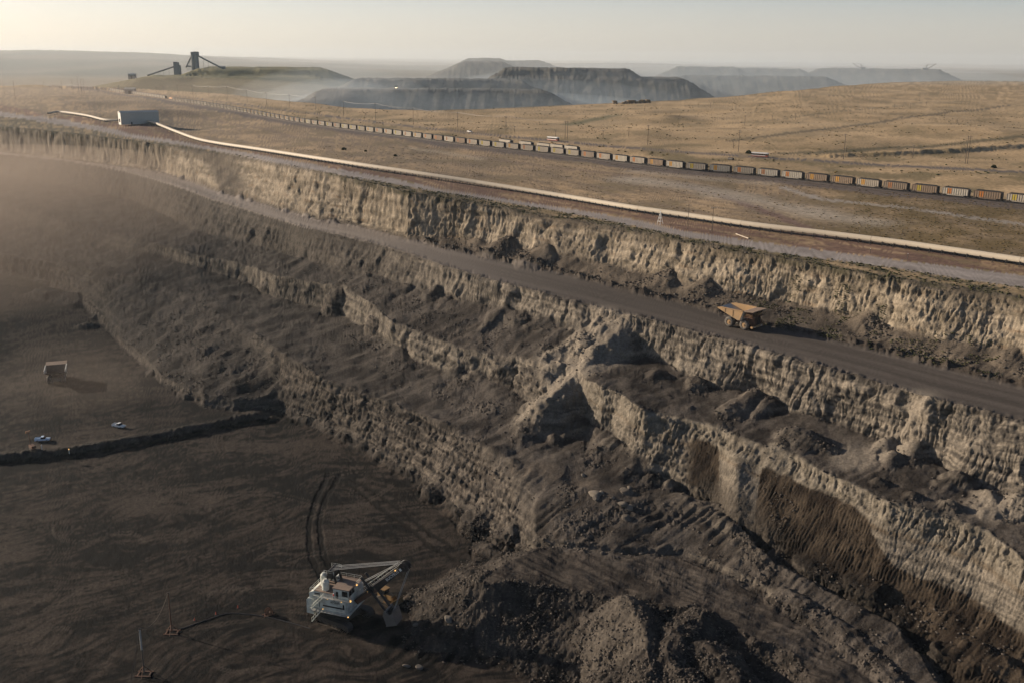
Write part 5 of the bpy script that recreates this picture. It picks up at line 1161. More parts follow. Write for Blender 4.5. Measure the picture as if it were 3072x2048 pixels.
for k, (px, py, w_) in enumerate(((126, 1347, 'below the pale blue pickup'), (207, 1352, 'on the crest of the dark berm'))):
    t = thing('marker_post', f'short pale marker post {w_}', 'post', on_ground(px, py, -80)); MB().cyl((0, 0, 0), (0, 0, 1.8), .12, n=8).build('post', white, t); MB().box((0, 0, 1.95), (.3, .3, .28)).build('reflector', amber if k else white, t)  # amber reflector emits its own glow in place of reflected light
pickup('white pickup driving on the highway left of the first bus', on_ground(1409, 398, 0.5), (0.62, -0.78), white)
# ------------------------------------------------------------------ buses on the highway
def bus(label, loc, heading, red):
    t = thing('bus', label, 'bus', loc, heading)
    W2 = 1.28
    MB().b2(-6, 6, -W2, W2, .45, 1.5).build('lower_body', red, t)
    MB().b2(-5.95, 5.9, -W2 + .02, W2 - .02, 1.505, 2.55).build('window_band', glass, t)
    MB().b2(-6, 5.95, -W2, W2, 2.555, 3.25).build('roof', white, t)
    MB().b2(-5.9, 4.5, -W2 - .02, -W2 - .003, 1.15, 1.48).build('stripe', white, t)
    for k in range(7):
        for sy in (-1, 1): MB().box((-5 + k * 1.6, sy * (W2 + .012), 2.03), (.12, .02, 1.05)).build('window_post', red, t)
    for xx in (-3.6, -2.5, 3.8):
        for sy in (-1.1, 1.1): MB().ring((xx, sy, .5), (0, 1, 0), [(-.15, .2), (-.15, .48), (.15, .48), (.15, .2)], 14).build('wheel', rubber, t)
    MB().b2(5.91, 5.99, -1.1, 1.1, 1.51, 2.5).build('windscreen', glass, t)
    return t
hwy_path = Path(spline([at(p[0], p[1], 0.5) for p in HWY_PX], 8))
redm = paint('bus_red', (0.30, 0.085, 0.06), 0.45, 0, 0.2); redm2 = paint('bus_maroon', (0.34, 0.10, 0.07), 0.45, 0, 0.2)
def hwy_at(px):
    s = min(np.arange(0, hwy_path.len, 1.0), key=lambda q: abs(px_of(hwy_path.at(q))[0] - px)); p = hwy_path.at(s); return (p[0], p[1], ground_z(p[0], p[1]) + .02), hwy_path.dir(s)
p, d = hwy_at(1660); bus('red and white bus on the highway directly behind the middle of the train', p, d[:2], redm2)
p, d = hwy_at(2279); bus('dark red bus with white roof on the highway, the nearer of two buses', p, d[:2], redm)

# ------------------------------------------------------------------ utility poles: (pixel x, top y, base y)
def pole(px, pt, pb, label, group, arms=1, zg=0.0, thick=0.17, mat=None, twin=False):
    b_ = on_ground(px, pb, zg); dist = math.hypot(b_[0], b_[1]); dep = math.atan2(CAM_Z - b_[2], dist)
    h = (pb - pt) * (dist * math.cos(PITCH) + (CAM_Z - b_[2]) * math.sin(PITCH)) / FOCAL / math.cos(dep)
    t = thing('utility_pole', label, 'utility pole', (b_[0], b_[1], b_[2] - .15), group=group, rz=random.uniform(-.2, .2))
    MB().cyl((0, 0, 0), (0, 0, h), thick, thick * .7, n=8).build('pole', mat or wood, t)
    for k in range(arms):
        MB().box((0, 0, h - .5 - 1.1 * k), (2.6, .16, .18)).build('crossarm', mat or wood, t)
        i_ = MB()
        for xx in (-1.15, -.45, .45, 1.15): i_.cyl((xx, 0, h - .4 - 1.1 * k), (xx, 0, h - .18 - 1.1 * k), .07, n=6)
        i_.build('insulator', galv, t)
    return Vector((b_[0], b_[1], b_[2] + h - .3))
rows = {
 'left of the conveyor at the far left': [(14, 257, 283), (46, 249, 297), (102, 238, 257), (133, 246, 270), (157, 250, 262), (187, 244, 274), (220, 244, 285), (238, 235, 287), (246, 244, 287), (254, 244, 287)],
 'beyond the train at the left': [(359, 259, 290), (470, 263, 283), (490, 262, 280), (533, 257, 283), (578, 258, 286), (627, 261, 292), (683, 261, 300), (742, 272, 309), (800, 279, 314), (869, 285, 320), (947, 292, 331)],
 'along the far side of the highway': [(1031, 305, 348), (1127, 312, 362), (1240, 325, 375), (1373, 338, 383), (1518, 349, 404), (1695, 364, 420), (1702, 365, 418), (1943, 377, 436), (2215, 394, 456), (2530, 407, 479), (2895, 416, 492), (2902, 416, 492)],
 'scattered over the far prairie': [(1544, 379, 396), (1667, 392, 410), (1809, 392, 418), (1886, 383, 410), (1836, 323, 338), (1934, 318, 334), (2131, 309, 324), (2200, 418, 446), (2234, 348, 377), (2316, 348, 364), (2386, 342, 360), (2456, 333, 353), (2537, 440, 468), (2682, 314, 331), (2730, 311, 329), (2758, 292, 305), (2778, 307, 322), (2738, 438, 474)],
}
tops = {}
for rn, lst in rows.items():
    for k, (px, pt, pb) in enumerate(lst):
        tops[(rn, k)] = pole(px, pt, pb, f'thin wooden utility pole {rn}, {ordinal(k + 1)} from the left', 'utility poles ' + rn, 2 if 'highway' in rn or 'train' in rn else 1, 4.0 if 'scattered' in rn else 0.0, 0.2)
for rn, a0, a1 in (('beyond the train at the left', 3, 10), ('along the far side of the highway', 0, 5)):
    wr = MB()
    for k in range(a0, a1):
        for off in (-1.0, 0, 1.0):
            d_ = Vector((off, 0, 0)); wr.tube(sag(tops[(rn, k)] + d_, tops[(rn, k + 1)] + d_, 1.6, 6), .045, 3)
    tag(wr.build('overhead_wire', steel_dark), f'thin overhead wires strung on the poles {rn}', 'wires')
pole(2063, 614, 688, 'tall thin wooden pole beside the conveyor, left of a pair', 'poles beside the conveyor', 1, -6, .14)
pole(2136, 623, 697, 'tall thin wooden pole beside the conveyor, right of a pair', 'poles beside the conveyor', 1, -6, .14)
# white tripod mast beside the conveyor
b_ = on_ground(1980, 674, -7); t = thing('tripod_mast', 'white tripod mast standing between access road and conveyor', 'mast', b_)
mb = MB()
for a in (0.4, 2.5, 4.6): mb.bar((1.6 * math.cos(a), 1.6 * math.sin(a), 0), (0.1 * math.cos(a), .1 * math.sin(a), 6.0), .09)
mb.build('leg_frame', white, t); MB().cyl((0, 0, 2.5), (0, 0, 7.4), .08, n=6).build('mast_tube', white, t)
mb = MB()
for z_ in (1.5, 3.0, 4.4):
    q = [(1.6 * (1 - z_ / 6.4) * math.cos(a), 1.6 * (1 - z_ / 6.4) * math.sin(a), z_) for a in (0.4, 2.5, 4.6)]
    for i in range(3): mb.bar(q[i], q[(i + 1) % 3], .06)
mb.build('brace', white, t)
for k, (px, py, h_) in enumerate(((2471, 696, 1.6), (2578, 704, 1.4), (2610, 762, 2.0), (2722, 778, 2.2), (2130, 700, 1.4))):
    t = thing('fence_post', f'short wooden post by the conveyor bed, {ordinal(k + 1)} of five from the left', 'post', on_ground(px, py, -6), group='short posts by the conveyor'); MB().cyl((0, 0, 0), (0, 0, h_), .14, n=7).build('post', wood, t); MB().cyl((0, 0, h_), (0, 0, h_ + .12), .16, .1, n=7).build('cap', white, t)
p0, p1 = on_ground(2208, 704, -6), on_ground(2246, 718, -6); tag(MB().cyl((p0[0], p0[1], p0[2] + .3), (p1[0], p1[1], p1[2] + .3), .24, n=10).ring((p1[0], p1[1], p1[2] + .3), (p1[0] - p0[0], p1[1] - p0[1], 0), [(-.2, .25), (-.2, .33), (.05, .33), (.05, .25)], 12).build('pipe', paint('pale_pipe', (.4, .34, .27), .6)), 'pale pipe lying beside the access road', 'pipe')
# culvert pipes below the highway
b_ = on_ground(2196, 481, 0); t = thing('culvert', 'dark culvert pipe end set in the bank below the dark red bus', 'culvert', b_, rz=-.9)
MB().ring((0, 0, .6), (1, 0, 0), [(-3, .85), (-3, 1.05), (1, 1.05), (1, .85), (-3, .85)], 18).build('pipe', steel_dark, t); MB().box((0.6, 0, .0), (.6, 2.6, .4)).build('headwall', steel_dark, t)

# ------------------------------------------------------------------ coal silo and plant on the skyline
conc = paint('hazy_concrete', (0.22, 0.22, 0.21), 0.85, 0, 0.2)
def far_pt(px, py, dist):
    d = ray(px, py); d = d / math.hypot(d[0], d[1]); return Vector((d[0] * dist, d[1] * dist, CAM_Z + d[2] * dist))
sb_ = far_pt(590, 208, 2650); st_ = far_pt(590, 156, 2650); H_ = st_.z - sb_.z
gz = min(sb_.z, ground_z(sb_.x, sb_.y)) - 2
t = thing('coal_silo', 'tall dark coal silo tower on the skyline with sloping conveyors either side', 'silo', (sb_.x, sb_.y, gz)); H_ = st_.z - gz
for k in range(4): MB().cyl((-6.3 + 7.6 * (k % 2), -4 + 8 * (k // 2), 0), (-6.3 + 7.6 * (k % 2), -4 + 8 * (k // 2), H_ * .8), 4.4 if k % 2 == 0 else 4.2, n=20).build('silo_barrel', conc, t)
MB().b2(-9.6, 6.2, -8, 8, H_ * .8 + .02, H_ - .5).build('head_house', conc, t)
MB().prism([(-9.9, H_ - .49), (3.5, H_ + .3), (6.5, H_ - 2.5 + 2.0)], -8.3, 8.3).build('roof', steel_dark, t)
MB().cyl((-2, 0, H_), (-2, 0, H_ + 5), .15, n=6).build('mast', steel_dark, t)
def gallery(a_, b_, name='gallery', w_=1.9):
    m_ = MB(); a_, b_ = Vector(a_), Vector(b_); m_.cyl(a_, b_, w_, n=8); m_.build(name, conc, t)
    q = MB(); n = 5
    for k in range(1, n):
        p_ = a_.lerp(b_, k / n); q.bar(p_, (p_.x, p_.y, 0), .35)
    q.build('trestle', conc, t)
gallery((-10, 0, H_ * .78), (-27, 4, 8)); gallery((6.5, 0, H_ * .78), (62, 6, 6))
MB().b2(-25, -9.8, -2, 2, 9, 12).build('link_bridge', conc, t)
t2 = t; b2_ = far_pt(531, 214, 2650); g2 = ground_z(b2_.x, b2_.y) - 2; h2 = far_pt(531, 188, 2650).z - g2
t = thing('crusher_house', 'short dark crusher house left of the tall silo', 'building', (b2_.x, b2_.y, g2))
MB().b2(-6, 5, -6, 6, 0, h2).build('wall', conc, t); MB().b2(5.01, 9, -5, 5, 0, h2 * .82).build('annex', conc, t); MB().prism([(-6.3, h2 + .01), (-3, h2 + 1.2), (5.3, h2 + .01)], -6.2, 6.2).build('roof', steel_dark, t)
gallery((-6, 0, h2 * .72), (-75, 5, 4)); MB().b2(-2, 0, -6.05, -6.01, 2, 5).build('door', steel_dark, t)
def shed(px, py, dist, w_, d_, h_, label, m_=None, rz=0.1):
    b_ = far_pt(px, py, dist); g_ = ground_z(b_.x, b_.y); m_ = m_ or sheet
    t = thing('shed', label, 'building', (b_.x, b_.y, g_ - 1), rz=rz)
    MB().b2(-w_ / 2, w_ / 2, -d_ / 2, d_ / 2, 0, h_).build('wall', m_, t)
    MB().prism([(-d_ / 2 - .4, h_ + .01), (0, h_ + d_ * .22), (d_ / 2 + .4, h_ + .01)], -w_ / 2 - .4, w_ / 2 + .4).build('roof', sheet, t).rotation_euler = (0, 0, R(90))
    MB().b2(-w_ * .12, w_ * .12, -d_ / 2 - .1, -d_ / 2 - .02, 0.05, h_ * .7).build('door', steel_dark, t)
shed(388, 240, 1900, 17, 12, 9, 'dark gabled shed below the skyline plant at the left', conc)
shed(395, 212, 2500, 15, 12, 11, 'small square block building behind the gabled shed', conc)
shed(141, 203, 3000, 20, 12, 8, 'pale building far away, leftmost of the hazy plant buildings', sheet_l)
shed(250, 207, 3000, 26, 12, 7, 'low dark building far away left of the plant', conc)
shed(670, 205, 2550, 9, 8, 7, 'small dark hut on the skyline right of the silo', conc)
shed(1304, 231, 3000, 14, 10, 9, 'small dark hut on the plain left of the great mesa', conc)
shed(1332, 233, 3000, 8, 8, 4, 'tiny low hut beside the dark hut left of the mesa', conc)

# ------------------------------------------------------------------ draglines on the far tableland
def dragline(px, py, dist, flip, label):
    b_ = far_pt(px, py, dist); g_ = ground_z(b_.x, b_.y); t = thing('dragline', label, 'dragline', (b_.x, b_.y, max(g_, b_.z) - .5), rz=0 if not flip else math.pi)
    MB().b2(-14, 8, -6, 6, 3, 10).build('machinery_house', conc, t); MB().cyl((0, 0, 0), (0, 0, 4), 9, n=18).build('tub', conc, t)
    bm_ = MB()
    for sy in (-4, 4): bm_.bar((8, sy, 6), (44, 0, 27), 1.0)
    for k in range(8): u_ = (k + .5) / 8; bm_.bar((8 + 36 * u_, -4 * (1 - u_), 6 + 21 * u_), (8 + 36 * u_, 4 * (1 - u_), 6 + 21 * u_), .6)
    bm_.build('boom', conc, t)
    m_ = MB(); m_.bar((2, -4, 10), (8, 0, 24), .9); m_.bar((2, 4, 10), (8, 0, 24), .9); m_.bar((8, 0, 24), (44, 0, 27), .45); m_.bar((8, 0, 24), (-12, 0, 10), .5); m_.build('mast', conc, t)
dragline(2585, 216, 4800, True, 'hazy dragline silhouette on the far ridge, the left one of two')
dragline(2775, 216, 4800, False, 'hazy dragline silhouette standing at the far end of the ridge')
# drill rig with a tall mast on the pit rim, and a row of parked machines
b_ = on_ground(1774, 312, 0); t = thing('drill_rig', 'dark drill rig with tall upright mast on the rim below the mesa', 'drill rig', b_)
mb = MB()
for sx in (-1, 1):
    for sy in (-1, 1): mb.bar((sx * .9, sy * .9, 2), (sx * .8, sy * .8, 27), .22)
for k in range(12): mb.bar((-.9, -.9, 2 + k * 2.1), (.9, -.9, 4 + k * 2.1), .14); mb.bar((.9, .9, 2 + k * 2.1), (-.9, .9, 4 + k * 2.1), .14)
mb.box((0, 0, 27.3), (2.4, 2.2, .7)); mb.build('mast', steel_dark, t)
MB().b2(-7, 2, -2.2, 2.2, 1.3, 4.5).build('machinery_house', steel_dark, t); MB().b2(2.05, 4.5, -2, -.3, 1.5, 4.2).build('cab', steel_dark, t)
for sy in (-1, 1): MB().prism([(-5, 0), (4, 0), (4.4, .7), (4, 1.25), (-5, 1.25), (-5.4, .7)], sy * 2 - .5, sy * 2 + .5).build('crawler', steel_dark, t)
def parked(label, loc, rz, kind):
    t = thing('parked_machine', label, 'mining machine', loc, rz=rz, group='machines parked along the rim')
    MB().b2(-3.5, 2.6, -2, 2, 1.2, 3.0).build('body', paint('machine_ochre', (.20, .13, .06), .7), t); MB().b2(0.6, 2.4, -1.6, 1.6, 3.01, 4.6).build('cab', steel_dark, t)
    if kind: MB().prism([(-4.6, 3.6), (-2.6, 1.6 + 1.41), (.5, 3.02), (.55, 5.2), (-4.6, 5.0)], -2.4, 2.4).build('dump_body', paint('machine_ochre', (.20, .13, .06), .7), t)
    for xx in (-2.2, 2):
        for sy in (-2, 2): MB().ring((xx, sy, 1.1), (0, 1, 0), [(-.5, .4), (-.5, 1.05), (.5, 1.05), (.5, .4)], 12).build('wheel', rubber, t)
for k, px in enumerate((1846, 1873, 1889, 1902, 1915, 1930, 1945)):
    parked(f'dark mining machine parked on the rim right of the drill, {ordinal(k + 1)} from the left', on_ground(px, 313 - k * .5, 1), random.uniform(-.6, .6), k not in (1, 4))
# truck with lit lamps on the spoil terrace
b_ = far_pt(1188, 268, 1860); gz_ = ground_z(b_.x, b_.y); t = thing('distant_truck', 'distant dump truck with bright headlights on the smoky spoil terrace', 'dump truck', (b_.x, b_.y, max(gz_, b_.z - 3)), rz=-1.4)
MB().b2(-4, 3, -2.5, 2.5, 1.5, 3.2).build('body', steel_dark, t); MB().prism([(-6, 5.5), (-3, 3.21), (2, 3.21), (2.5, 6), (-6, 6)], -2.8, 2.8).build('dump_body', steel_dark, t); MB().b2(3.01, 4.2, -2.2, 2.2, 1.5, 4.2).build('cab', steel_dark, t)
MB().cyl((4.3, -1.2, 2.4), (4.6, -1.2, 2.4), .45, n=10).cyl((4.3, 1.2, 2.4), (4.6, 1.2, 2.4), .45, n=10).build('headlight', lamp_mat('warm_headlight', (1, .75, .4), 8), t)
for xx in (-2.6, 2.4):
    for sy in (-2.2, 2.2): MB().ring((xx, sy, 1.3), (0, 1, 0), [(-.5, .4), (-.5, 1.3), (.5, 1.3), (.5, .4)], 12).build('wheel', rubber, t)

# ------------------------------------------------------------------ boulders, rubble, scrub
rock_m = ground_mat('boulder_rock', bump=0.5, scale=1.0, fine=0.3)
def rock_mat(name, c):
    return paint(name, c, 0.95, 0, 0.5, tuple(k * .55 for k in c), 1.3, spec=0.15)
pale_rock = rock_mat('pale_rock', (0.17, 0.148, 0.12)); grey_rock = rock_mat('grey_rock', (0.105, 0.09, 0.075)); dark_rock = rock_mat('dark_rock', (0.072, 0.062, 0.053))
def rock_mesh(seed, sub=2, flat=0.6, name='boulder'):
    bm_ = bmesh.new(); bmesh.ops.create_icosphere(bm_, subdivisions=sub, radius=1.0); g_ = random.Random(seed)
    pl_ = [(Vector((g_.gauss(0, 1), g_.gauss(0, 1), g_.gauss(0, 1))).normalized(), g_.uniform(.55, .9)) for _ in range(9)]
    for v in bm_.verts:
        for n_, d_ in pl_:
            k = v.co.dot(n_) - d_
            if k > 0: v.co -= n_ * k
        v.co.z *= flat
    me = bpy.data.meshes.new(name); bm_.to_mesh(me); bm_.free(); return me
bl = [(1786, 1482, -64, 2.0, 'pale flat boulder, upper left of the slabs below the bench path'), (1804, 1478, -64, 1.2, 'small pale boulder touching the upper left slab below the path'), (1790, 1492, -65, 1.5, 'pale slab just under the upper left slab'), (1868, 1468, -64, 1.5, 'pale boulder at the lower end of the bench path'), (1888, 1462, -64, 1.0, 'small pale boulder behind the one at the path end'),
      (1880, 1476, -64, 2.0, 'grey flat boulder in front of the path end'), (1870, 1514, -66, 1.9, 'pale slab, left of two on the rubble slope below the path'), (1888, 1523, -66, 1.8, 'pale slab, right of two on the rubble slope below the path'), (1838, 1493, -65, .8, 'small pale rock between slabs on the rubble slope'),
      (1480, 1599, -82, 1.5, 'pale angular boulder at the foot of the pit wall'), (1346, 1856, -78, 1.5, 'pale boulder low on the dark bank right of the shovel'), (1247, 1873, -80, .9, 'small pale boulder on the bank just right of the dipper'), (1880, 1555, -68, 1.6, 'long grey slab above the ramp'), (1750, 1425, -63, 1.0, 'pale rock beside the bench path'), (1258, 2002, -82.5, 1.2, 'pale boulder at the toe of the bank, right one'), (1220, 1998, -82.5, .9, 'pale boulder at the toe of the bank, left one'),
      (1925, 1660, -70.5, 1.0, 'grey boulder at the edge of the ramp'), (1808, 1660, -71, .9, 'small grey boulder near the top of the bank')]
for k, (px, py, zg, sz, lab) in enumerate(bl):
    me = rock_mesh(100 + k); me.materials.append(pale_rock if 'pale' in lab else grey_rock)
    o = bpy.data.objects.new('boulder', me); COL.objects.link(o); p = on_ground(px, py, zg); o.location = (p[0], p[1], p[2] + sz * .15); g_ = random.Random(k)
    o.scale = (sz * g_.uniform(.9, 1.4), sz * g_.uniform(.7, 1), sz * g_.uniform(.6, .9)); o.rotation_euler = (g_.uniform(-.3, .3), g_.uniform(-.3, .3), g_.uniform(0, 6))
    tag(o, lab, 'boulder', 'boulders lying in the pit')
def scatter(name, mat_list, mask, count, smin, smax, power, flat, seed, bush=False, label=None):
    """many small pieces on chosen ground, one mesh"""
    g_ = np.random.default_rng(seed); w_ = mask.ravel().astype(float) * (vr ** 2) * 0 + mask.ravel()
    # weight by real area of the cell so that density is even on the ground
    area = np.zeros((NC, NR)); area[:-1, :-1] = np.linalg.norm(np.cross(P3[1:, :-1] - P3[:-1, :-1], P3[:-1, 1:] - P3[:-1, :-1]), axis=-1)
    w_ = w_ * area.ravel(); w_ = w_ / w_.sum()
    ids = g_.choice(len(w_), size=count, p=w_); Pp = P3.reshape(-1, 3)[ids] + np.stack([g_.normal(0, .25, count), g_.normal(0, .25, count), np.zeros(count)], 1)
    sz = smin + (smax - smin) * g_.random(count) ** power
    if bush: base = np.array([[0, 0, 1.0], [1, 0, .45], [.31, .95, .5], [-.81, .59, .4], [-.81, -.59, .5], [.31, -.95, .42], [0.6, 0.4, -.1], [-.6, .4, -.1], [0, -.7, -.1]]); F = [(0, 1, 2), (0, 2, 3), (0, 3, 4), (0, 4, 5), (0, 5, 1), (1, 6, 2), (2, 6, 7), (2, 7, 3), (3, 7, 4), (4, 7, 8), (4, 8, 5), (5, 8, 1), (1, 8, 6)]
    else: base = np.array([[1, 0, 0], [0, 1, 0], [-1, 0, 0], [0, -1, 0], [.1, .1, .9], [0, 0, -.8], [.7, .7, .35], [-.7, .6, .3]]); F = [(0, 6, 4), (6, 1, 4), (1, 7, 4), (7, 2, 4), (2, 3, 4), (3, 0, 4), (0, 1, 6), (1, 2, 7), (3, 2, 5), (0, 3, 5)]
    nb = len(base); ang = g_.random(count) * 6.283; ca_, sa_ = np.cos(ang), np.sin(ang)
    V = base[None] * (1 + g_.normal(0, .22, (count, nb, 3))) * sz[:, None, None] * np.stack([np.ones(count), g_.uniform(.6, 1, count), np.full(count, flat)], 1)[:, None]
    Vx = V[..., 0] * ca_[:, None] - V[..., 1] * sa_[:, None]; Vy = V[..., 0] * sa_[:, None] + V[..., 1] * ca_[:, None]
    V = np.stack([Vx + Pp[:, :1], Vy + Pp[:, 1:2], V[..., 2] + Pp[:, 2:3] + sz[:, None] * .1], -1)
    Fa = np.array(F)[None] + (np.arange(count) * nb)[:, None, None]
    me = bpy.data.meshes.new(name); me.vertices.add(count * nb); me.vertices.foreach_set('co', V.astype(np.float32).ravel())
    nF = count * len(F); me.loops.add(nF * 3); me.loops.foreach_set('vertex_index', Fa.astype(np.int32).ravel()); me.polygons.add(nF)
    me.polygons.foreach_set('loop_start', np.arange(0, nF * 3, 3, dtype=np.int32)); me.polygons.foreach_set('loop_total', np.full(nF, 3, np.int32)); me.update(calc_edges=True)
    for m_ in mat_list: me.materials.append(m_)
    if len(mat_list) > 1: me.polygons.foreach_set('material_index', np.repeat(g_.integers(0, len(mat_list), count), len(F)).astype(np.int32))
    o = bpy.data.objects.new(name, me); COL.objects.link(o); o['kind'] = 'stuff'
    if label: o['label'] = label
    return o
sl2 = slope_s; fl_ = (VR < rc('gb') - 2)
inview = (np.abs(_pa) < R(30))[:, None]
scatter('rubble', [dark_rock, dark_rock, grey_rock], (fl_ & (sl2 > 9) & (VR < 300) & inview) * (0.4 + 1.0 * (lump.reshape(NC, NR))), 16000, .1, .5, 2.8, .75, 1, label='dark broken rock covering the bank face')
scatter('rubble', [grey_rock, dark_rock, dark_rock], (((VR < rc('rout')) & (VR > rc('gb') - 6) & (sl2 < 44) & (sl2 > 10) & (VR < 560) & inview)) * (.25 + 1.0 * lump.reshape(NC, NR)), 14000, .1, .6, 3.4, .7, 2, label='grey broken rock strewn over the benches and talus')
scatter('rubble', [grey_rock, dark_rock], ((VR > rc('rin')) & (VR < rc('top')) & (sl2 < 40) & (VR < 620) & inview) * (.05 + lump.reshape(NC, NR)), 3500, .12, .8, 3.0, .7, 3, label='pale broken rock on the talus above the haul road')
def leaf_mat(name, c0, c1):
    m = bpy.data.materials.new(name); m.use_nodes = True; t_ = m.node_tree; b = t_.nodes['Principled BSDF']; g = t_.nodes.new('ShaderNodeNewGeometry'); no = t_.nodes.new('ShaderNodeTexNoise'); no.inputs['Scale'].default_value = .6; no.inputs['Detail'].default_value = 4
    mx = t_.nodes.new('ShaderNodeMix'); mx.data_type = 'RGBA'; mx.inputs[6].default_value = (*c0, 1); mx.inputs[7].default_value = (*c1, 1); t_.links.new(g.outputs['Position'], no.inputs['Vector']); t_.links.new(no.outputs['Fac'], mx.inputs[0]); t_.links.new(mx.outputs[2], b.inputs['Base Color']); b.inputs['Roughness'].default_value = 1.0; b.inputs['Specular IOR Level'].default_value = 0.05
    return m
sage = leaf_mat('sagebrush', (0.045, 0.05, 0.028), (0.10, 0.09, 0.045)); olive = leaf_mat('olive_scrub', (0.03, 0.036, 0.018), (0.075, 0.075, 0.035)); straw = leaf_mat('straw_tuft', (0.17, 0.115, 0.05), (0.10, 0.08, 0.035))
patch = sstep(0.0, 0.35, fbm2(x / 30, y / 60, 3, 420)).reshape(NC, NR)
scatter('scrub', [olive, sage], ((VR > rc('top') + .3) & (VR < rc('arl') + .5) & inview & (VR < 800)) * (.15 + sstep(-.2, .3, fbm2(uu / 12, vv / 4, 3, 468)).reshape(NC, NR)), 2600, .15, .7, 2.2, .6, 4, True, 'dark green scrub along the lip of the highwall')
scatter('scrub', [olive, sage], ((VR > rc('rin')) & (VR < rc('toe') + 3) & inview & (_pa > phx(2230))[:, None]) * sstep(.02, .3, fbm2(x / 11, y / 11, 3, 480)).reshape(NC, NR), 1700, .15, .6, 2.2, .6, 5, True, 'green scrub on the talus right of the haul truck')
scatter('scrub', [straw, sage, straw], ((VR > rc('conv') + 3) & (VR < rc('rail') - 8) & inview & (VR < 800)) * (.06 + sstep(.0, .4, n3.reshape(NC, NR)) + 1.2 * (_pa > phx(2500))[:, None]), 6000, .15, .6, 2.4, .5, 6, True, 'straw-coloured scrub on the bank below the railway')
scatter('scrub', [sage, olive, straw], ((VR > rc('rail') + 8) & (VR < rc('pe')) & inview & (np.abs(VR - rc('hwy')) > 8) & (VR < 1500)) * (.04 + patch), 4500, .25, 1.3, 2.8, .5, 7, True, 'dark sagebrush dotted over the prairie')
for k, (px, py, sz, lab) in enumerate(((1032, 451, 1.8, 'round dark green bush on the slope below the train, biggest of three there'), (1186, 470, 1.3, 'dark green bush on the slope between train and conveyor'), (1097, 456, 1.1, 'small dark bush right of the round bush'), (2246, 462, 2.4, 'dark bush behind the rear of the dark red bus'), (2981, 505, 2.0, 'dark bush beside the highway beyond the last coal cars'))):
    b_ = on_ground(px, py, -2); t = thing('bush', lab, 'bush', b_); g_ = random.Random(50 + k); cr = MB()
    for q in range(150):
        a_, e_, r_ = g_.uniform(0, 6.28), g_.uniform(-.1, 1.5), sz * g_.uniform(.55, 1) ; c_ = Vector((r_ * math.cos(a_) * math.cos(e_), r_ * math.sin(a_) * math.cos(e_), .25 + r_ * .9 * math.sin(e_))); u_ = Vector((g_.gauss(0, 1), g_.gauss(0, 1), g_.gauss(0, 1))).normalized() * .3 * sz; w_ = u_.orthogonal().normalized() * .2 * sz
        cr.add([c_ - u_, c_ + w_, c_ + u_, c_ - w_], [(0, 1, 2, 3)])
    cr.build('foliage', olive, t); st = MB()
    for q in range(5): a_ = q * 1.25; st.bar((0, 0, -.1), (sz * .5 * math.cos(a_), sz * .5 * math.sin(a_), sz * .6), .05)
    st.build('stem', wood, t)

# ------------------------------------------------------------------ dust, smoke and added far haze: pockets of denser air
def cloud(name, c, rad, density, col, label, rz=0.0, aniso=0.2):
    bm_ = bmesh.new(); bmesh.ops.create_icosphere(bm_, subdivisions=3, radius=1.0); me = bpy.data.meshes.new(name); bm_.to_mesh(me); bm_.free()
    o = bpy.data.objects.new(name, me); COL.objects.link(o); o.location = c; o.scale = rad; o.rotation_euler = (0, 0, rz); o['kind'] = 'stuff'; o['label'] = label
    m = bpy.data.materials.new(name + '_air'); m.use_nodes = True; n = m.node_tree; n.nodes.clear(); pv = n.nodes.new('ShaderNodeVolumePrincipled'); mo = n.nodes.new('ShaderNodeOutputMaterial')
    pv.inputs['Color'].default_value = (*col, 1); pv.inputs['Density'].default_value = density; pv.inputs['Anisotropy'].default_value = aniso
    n.links.new(pv.outputs[0], mo.inputs['Volume']); me.materials.append(m); return o
dustc = (0.44, 0.37, 0.31)
pa_ = at(-60, 760, -75); cloud('dust', (pa_[0] - 10, pa_[1] + 20, -58), (240, 250, 58), 0.0025, dustc, 'brown dust hanging in the far end of the pit')
pb_ = at(-80, 640, -60); cloud('dust', (pb_[0] - 60, pb_[1], -40), (170, 170, 50), 0.0014, dustc, 'thicker brown dust cloud at the left edge')
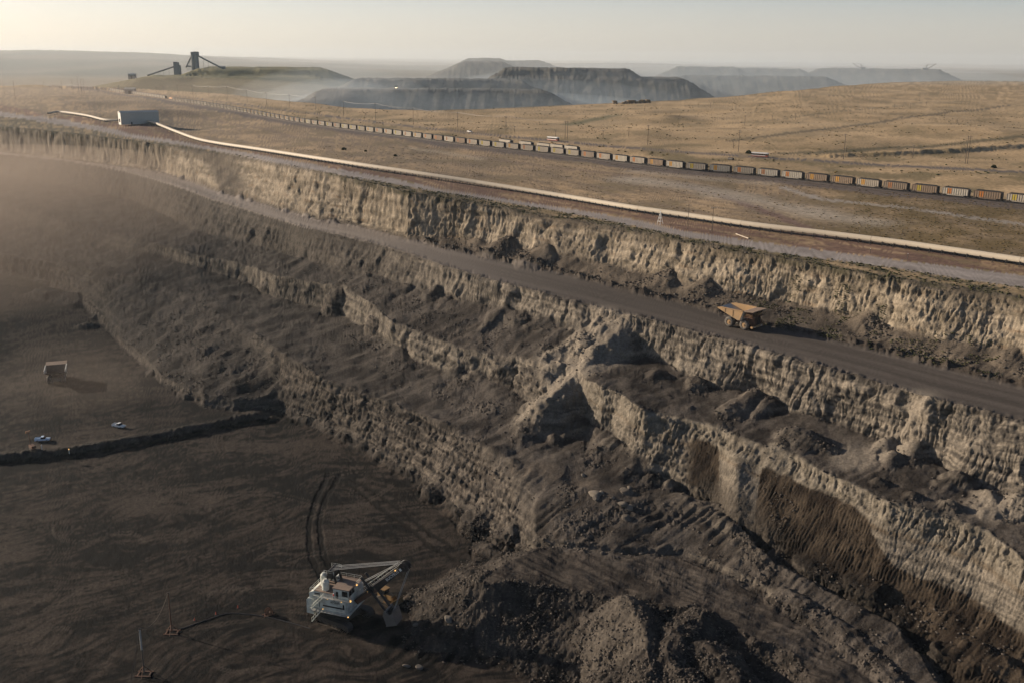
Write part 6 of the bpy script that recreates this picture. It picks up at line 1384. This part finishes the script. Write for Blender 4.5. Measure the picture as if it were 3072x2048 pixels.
pc_ = at(270, 1190, -80); cloud('dust', (pc_[0] - 6, pc_[1] + 4, -78), (40, 34, 26), 0.0012, dustc, 'soft dust puff behind the pale haul truck'); cloud('dust', (pc_[0] + 4, pc_[1] - 4, -80), (22, 18, 20), 0.002, dustc, 'thicker heart of the dust puff behind the pale haul truck')
pd_ = at(350, 300, 0); cloud('dust', (pd_[0] - 60, pd_[1], 8), (420, 520, 26), 0.0003, (0.70, 0.60, 0.50), 'thin dust over the tracks at the far left')
s1 = far_pt(1400, 290, 1800)
for k, (rz_, de) in enumerate(((44, .0004), (70, .00022), (104, .00008))): cloud('smoke', (s1.x, s1.y + 30 * k, -34), (430 + 40 * k, 420, rz_), de, (0.66, 0.78, 0.88), ('densest low', 'middle', 'thin upper')[k] + ' layer of the blue smoke in the pit before the mesa')
s2_ = far_pt(1000, 262, 1800)
for k, (rr3, de) in enumerate(((90, .0016), (140, .0009), (190, .0006))): cloud('smoke', (s2_.x, s2_.y, -28), (rr3, rr3, rr3 * .42), de, (0.78, 0.86, 0.92), ('dense heart', 'soft body', 'thin fringe')[k] + ' of the pale smoke left of the spoil terrace')
s3_ = far_pt(2250, 262, 2900); cloud('smoke', (s3_.x, s3_.y, -40), (900, 700, 110), 0.0004, (0.70, 0.80, 0.88), 'thin smoke right of the mesa')
cloud('smoke', (0, 9800, -60), (16000, 7000, 620), 0.000095, (0.86, 0.88, 0.88), 'pale added haze over the far plain')  # added haze volume that fades the far ridges and pales the horizon

# ------------------------------------------------------------------ haze
bm = bmesh.new(); bmesh.ops.create_cube(bm, size=1.0)
me = bpy.data.meshes.new('haze'); bm.to_mesh(me); bm.free()
hz = bpy.data.objects.new('haze', me); COL.objects.link(hz)
hz.scale = (64000, 64000, 290); hz.location = (0, 0, 55); hz['kind'] = 'stuff'
m = bpy.data.materials.new('haze_air'); m.use_nodes = True; n = m.node_tree; n.nodes.clear()
pv = n.nodes.new('ShaderNodeVolumePrincipled'); mo = n.nodes.new('ShaderNodeOutputMaterial')
pv.inputs['Color'].default_value = (0.72, 0.88, 1.0, 1); pv.inputs['Density'].default_value = 0.000026; pv.inputs['Anisotropy'].default_value = 0.25
n.links.new(pv.outputs[0], mo.inputs['Volume']); me.materials.append(m)
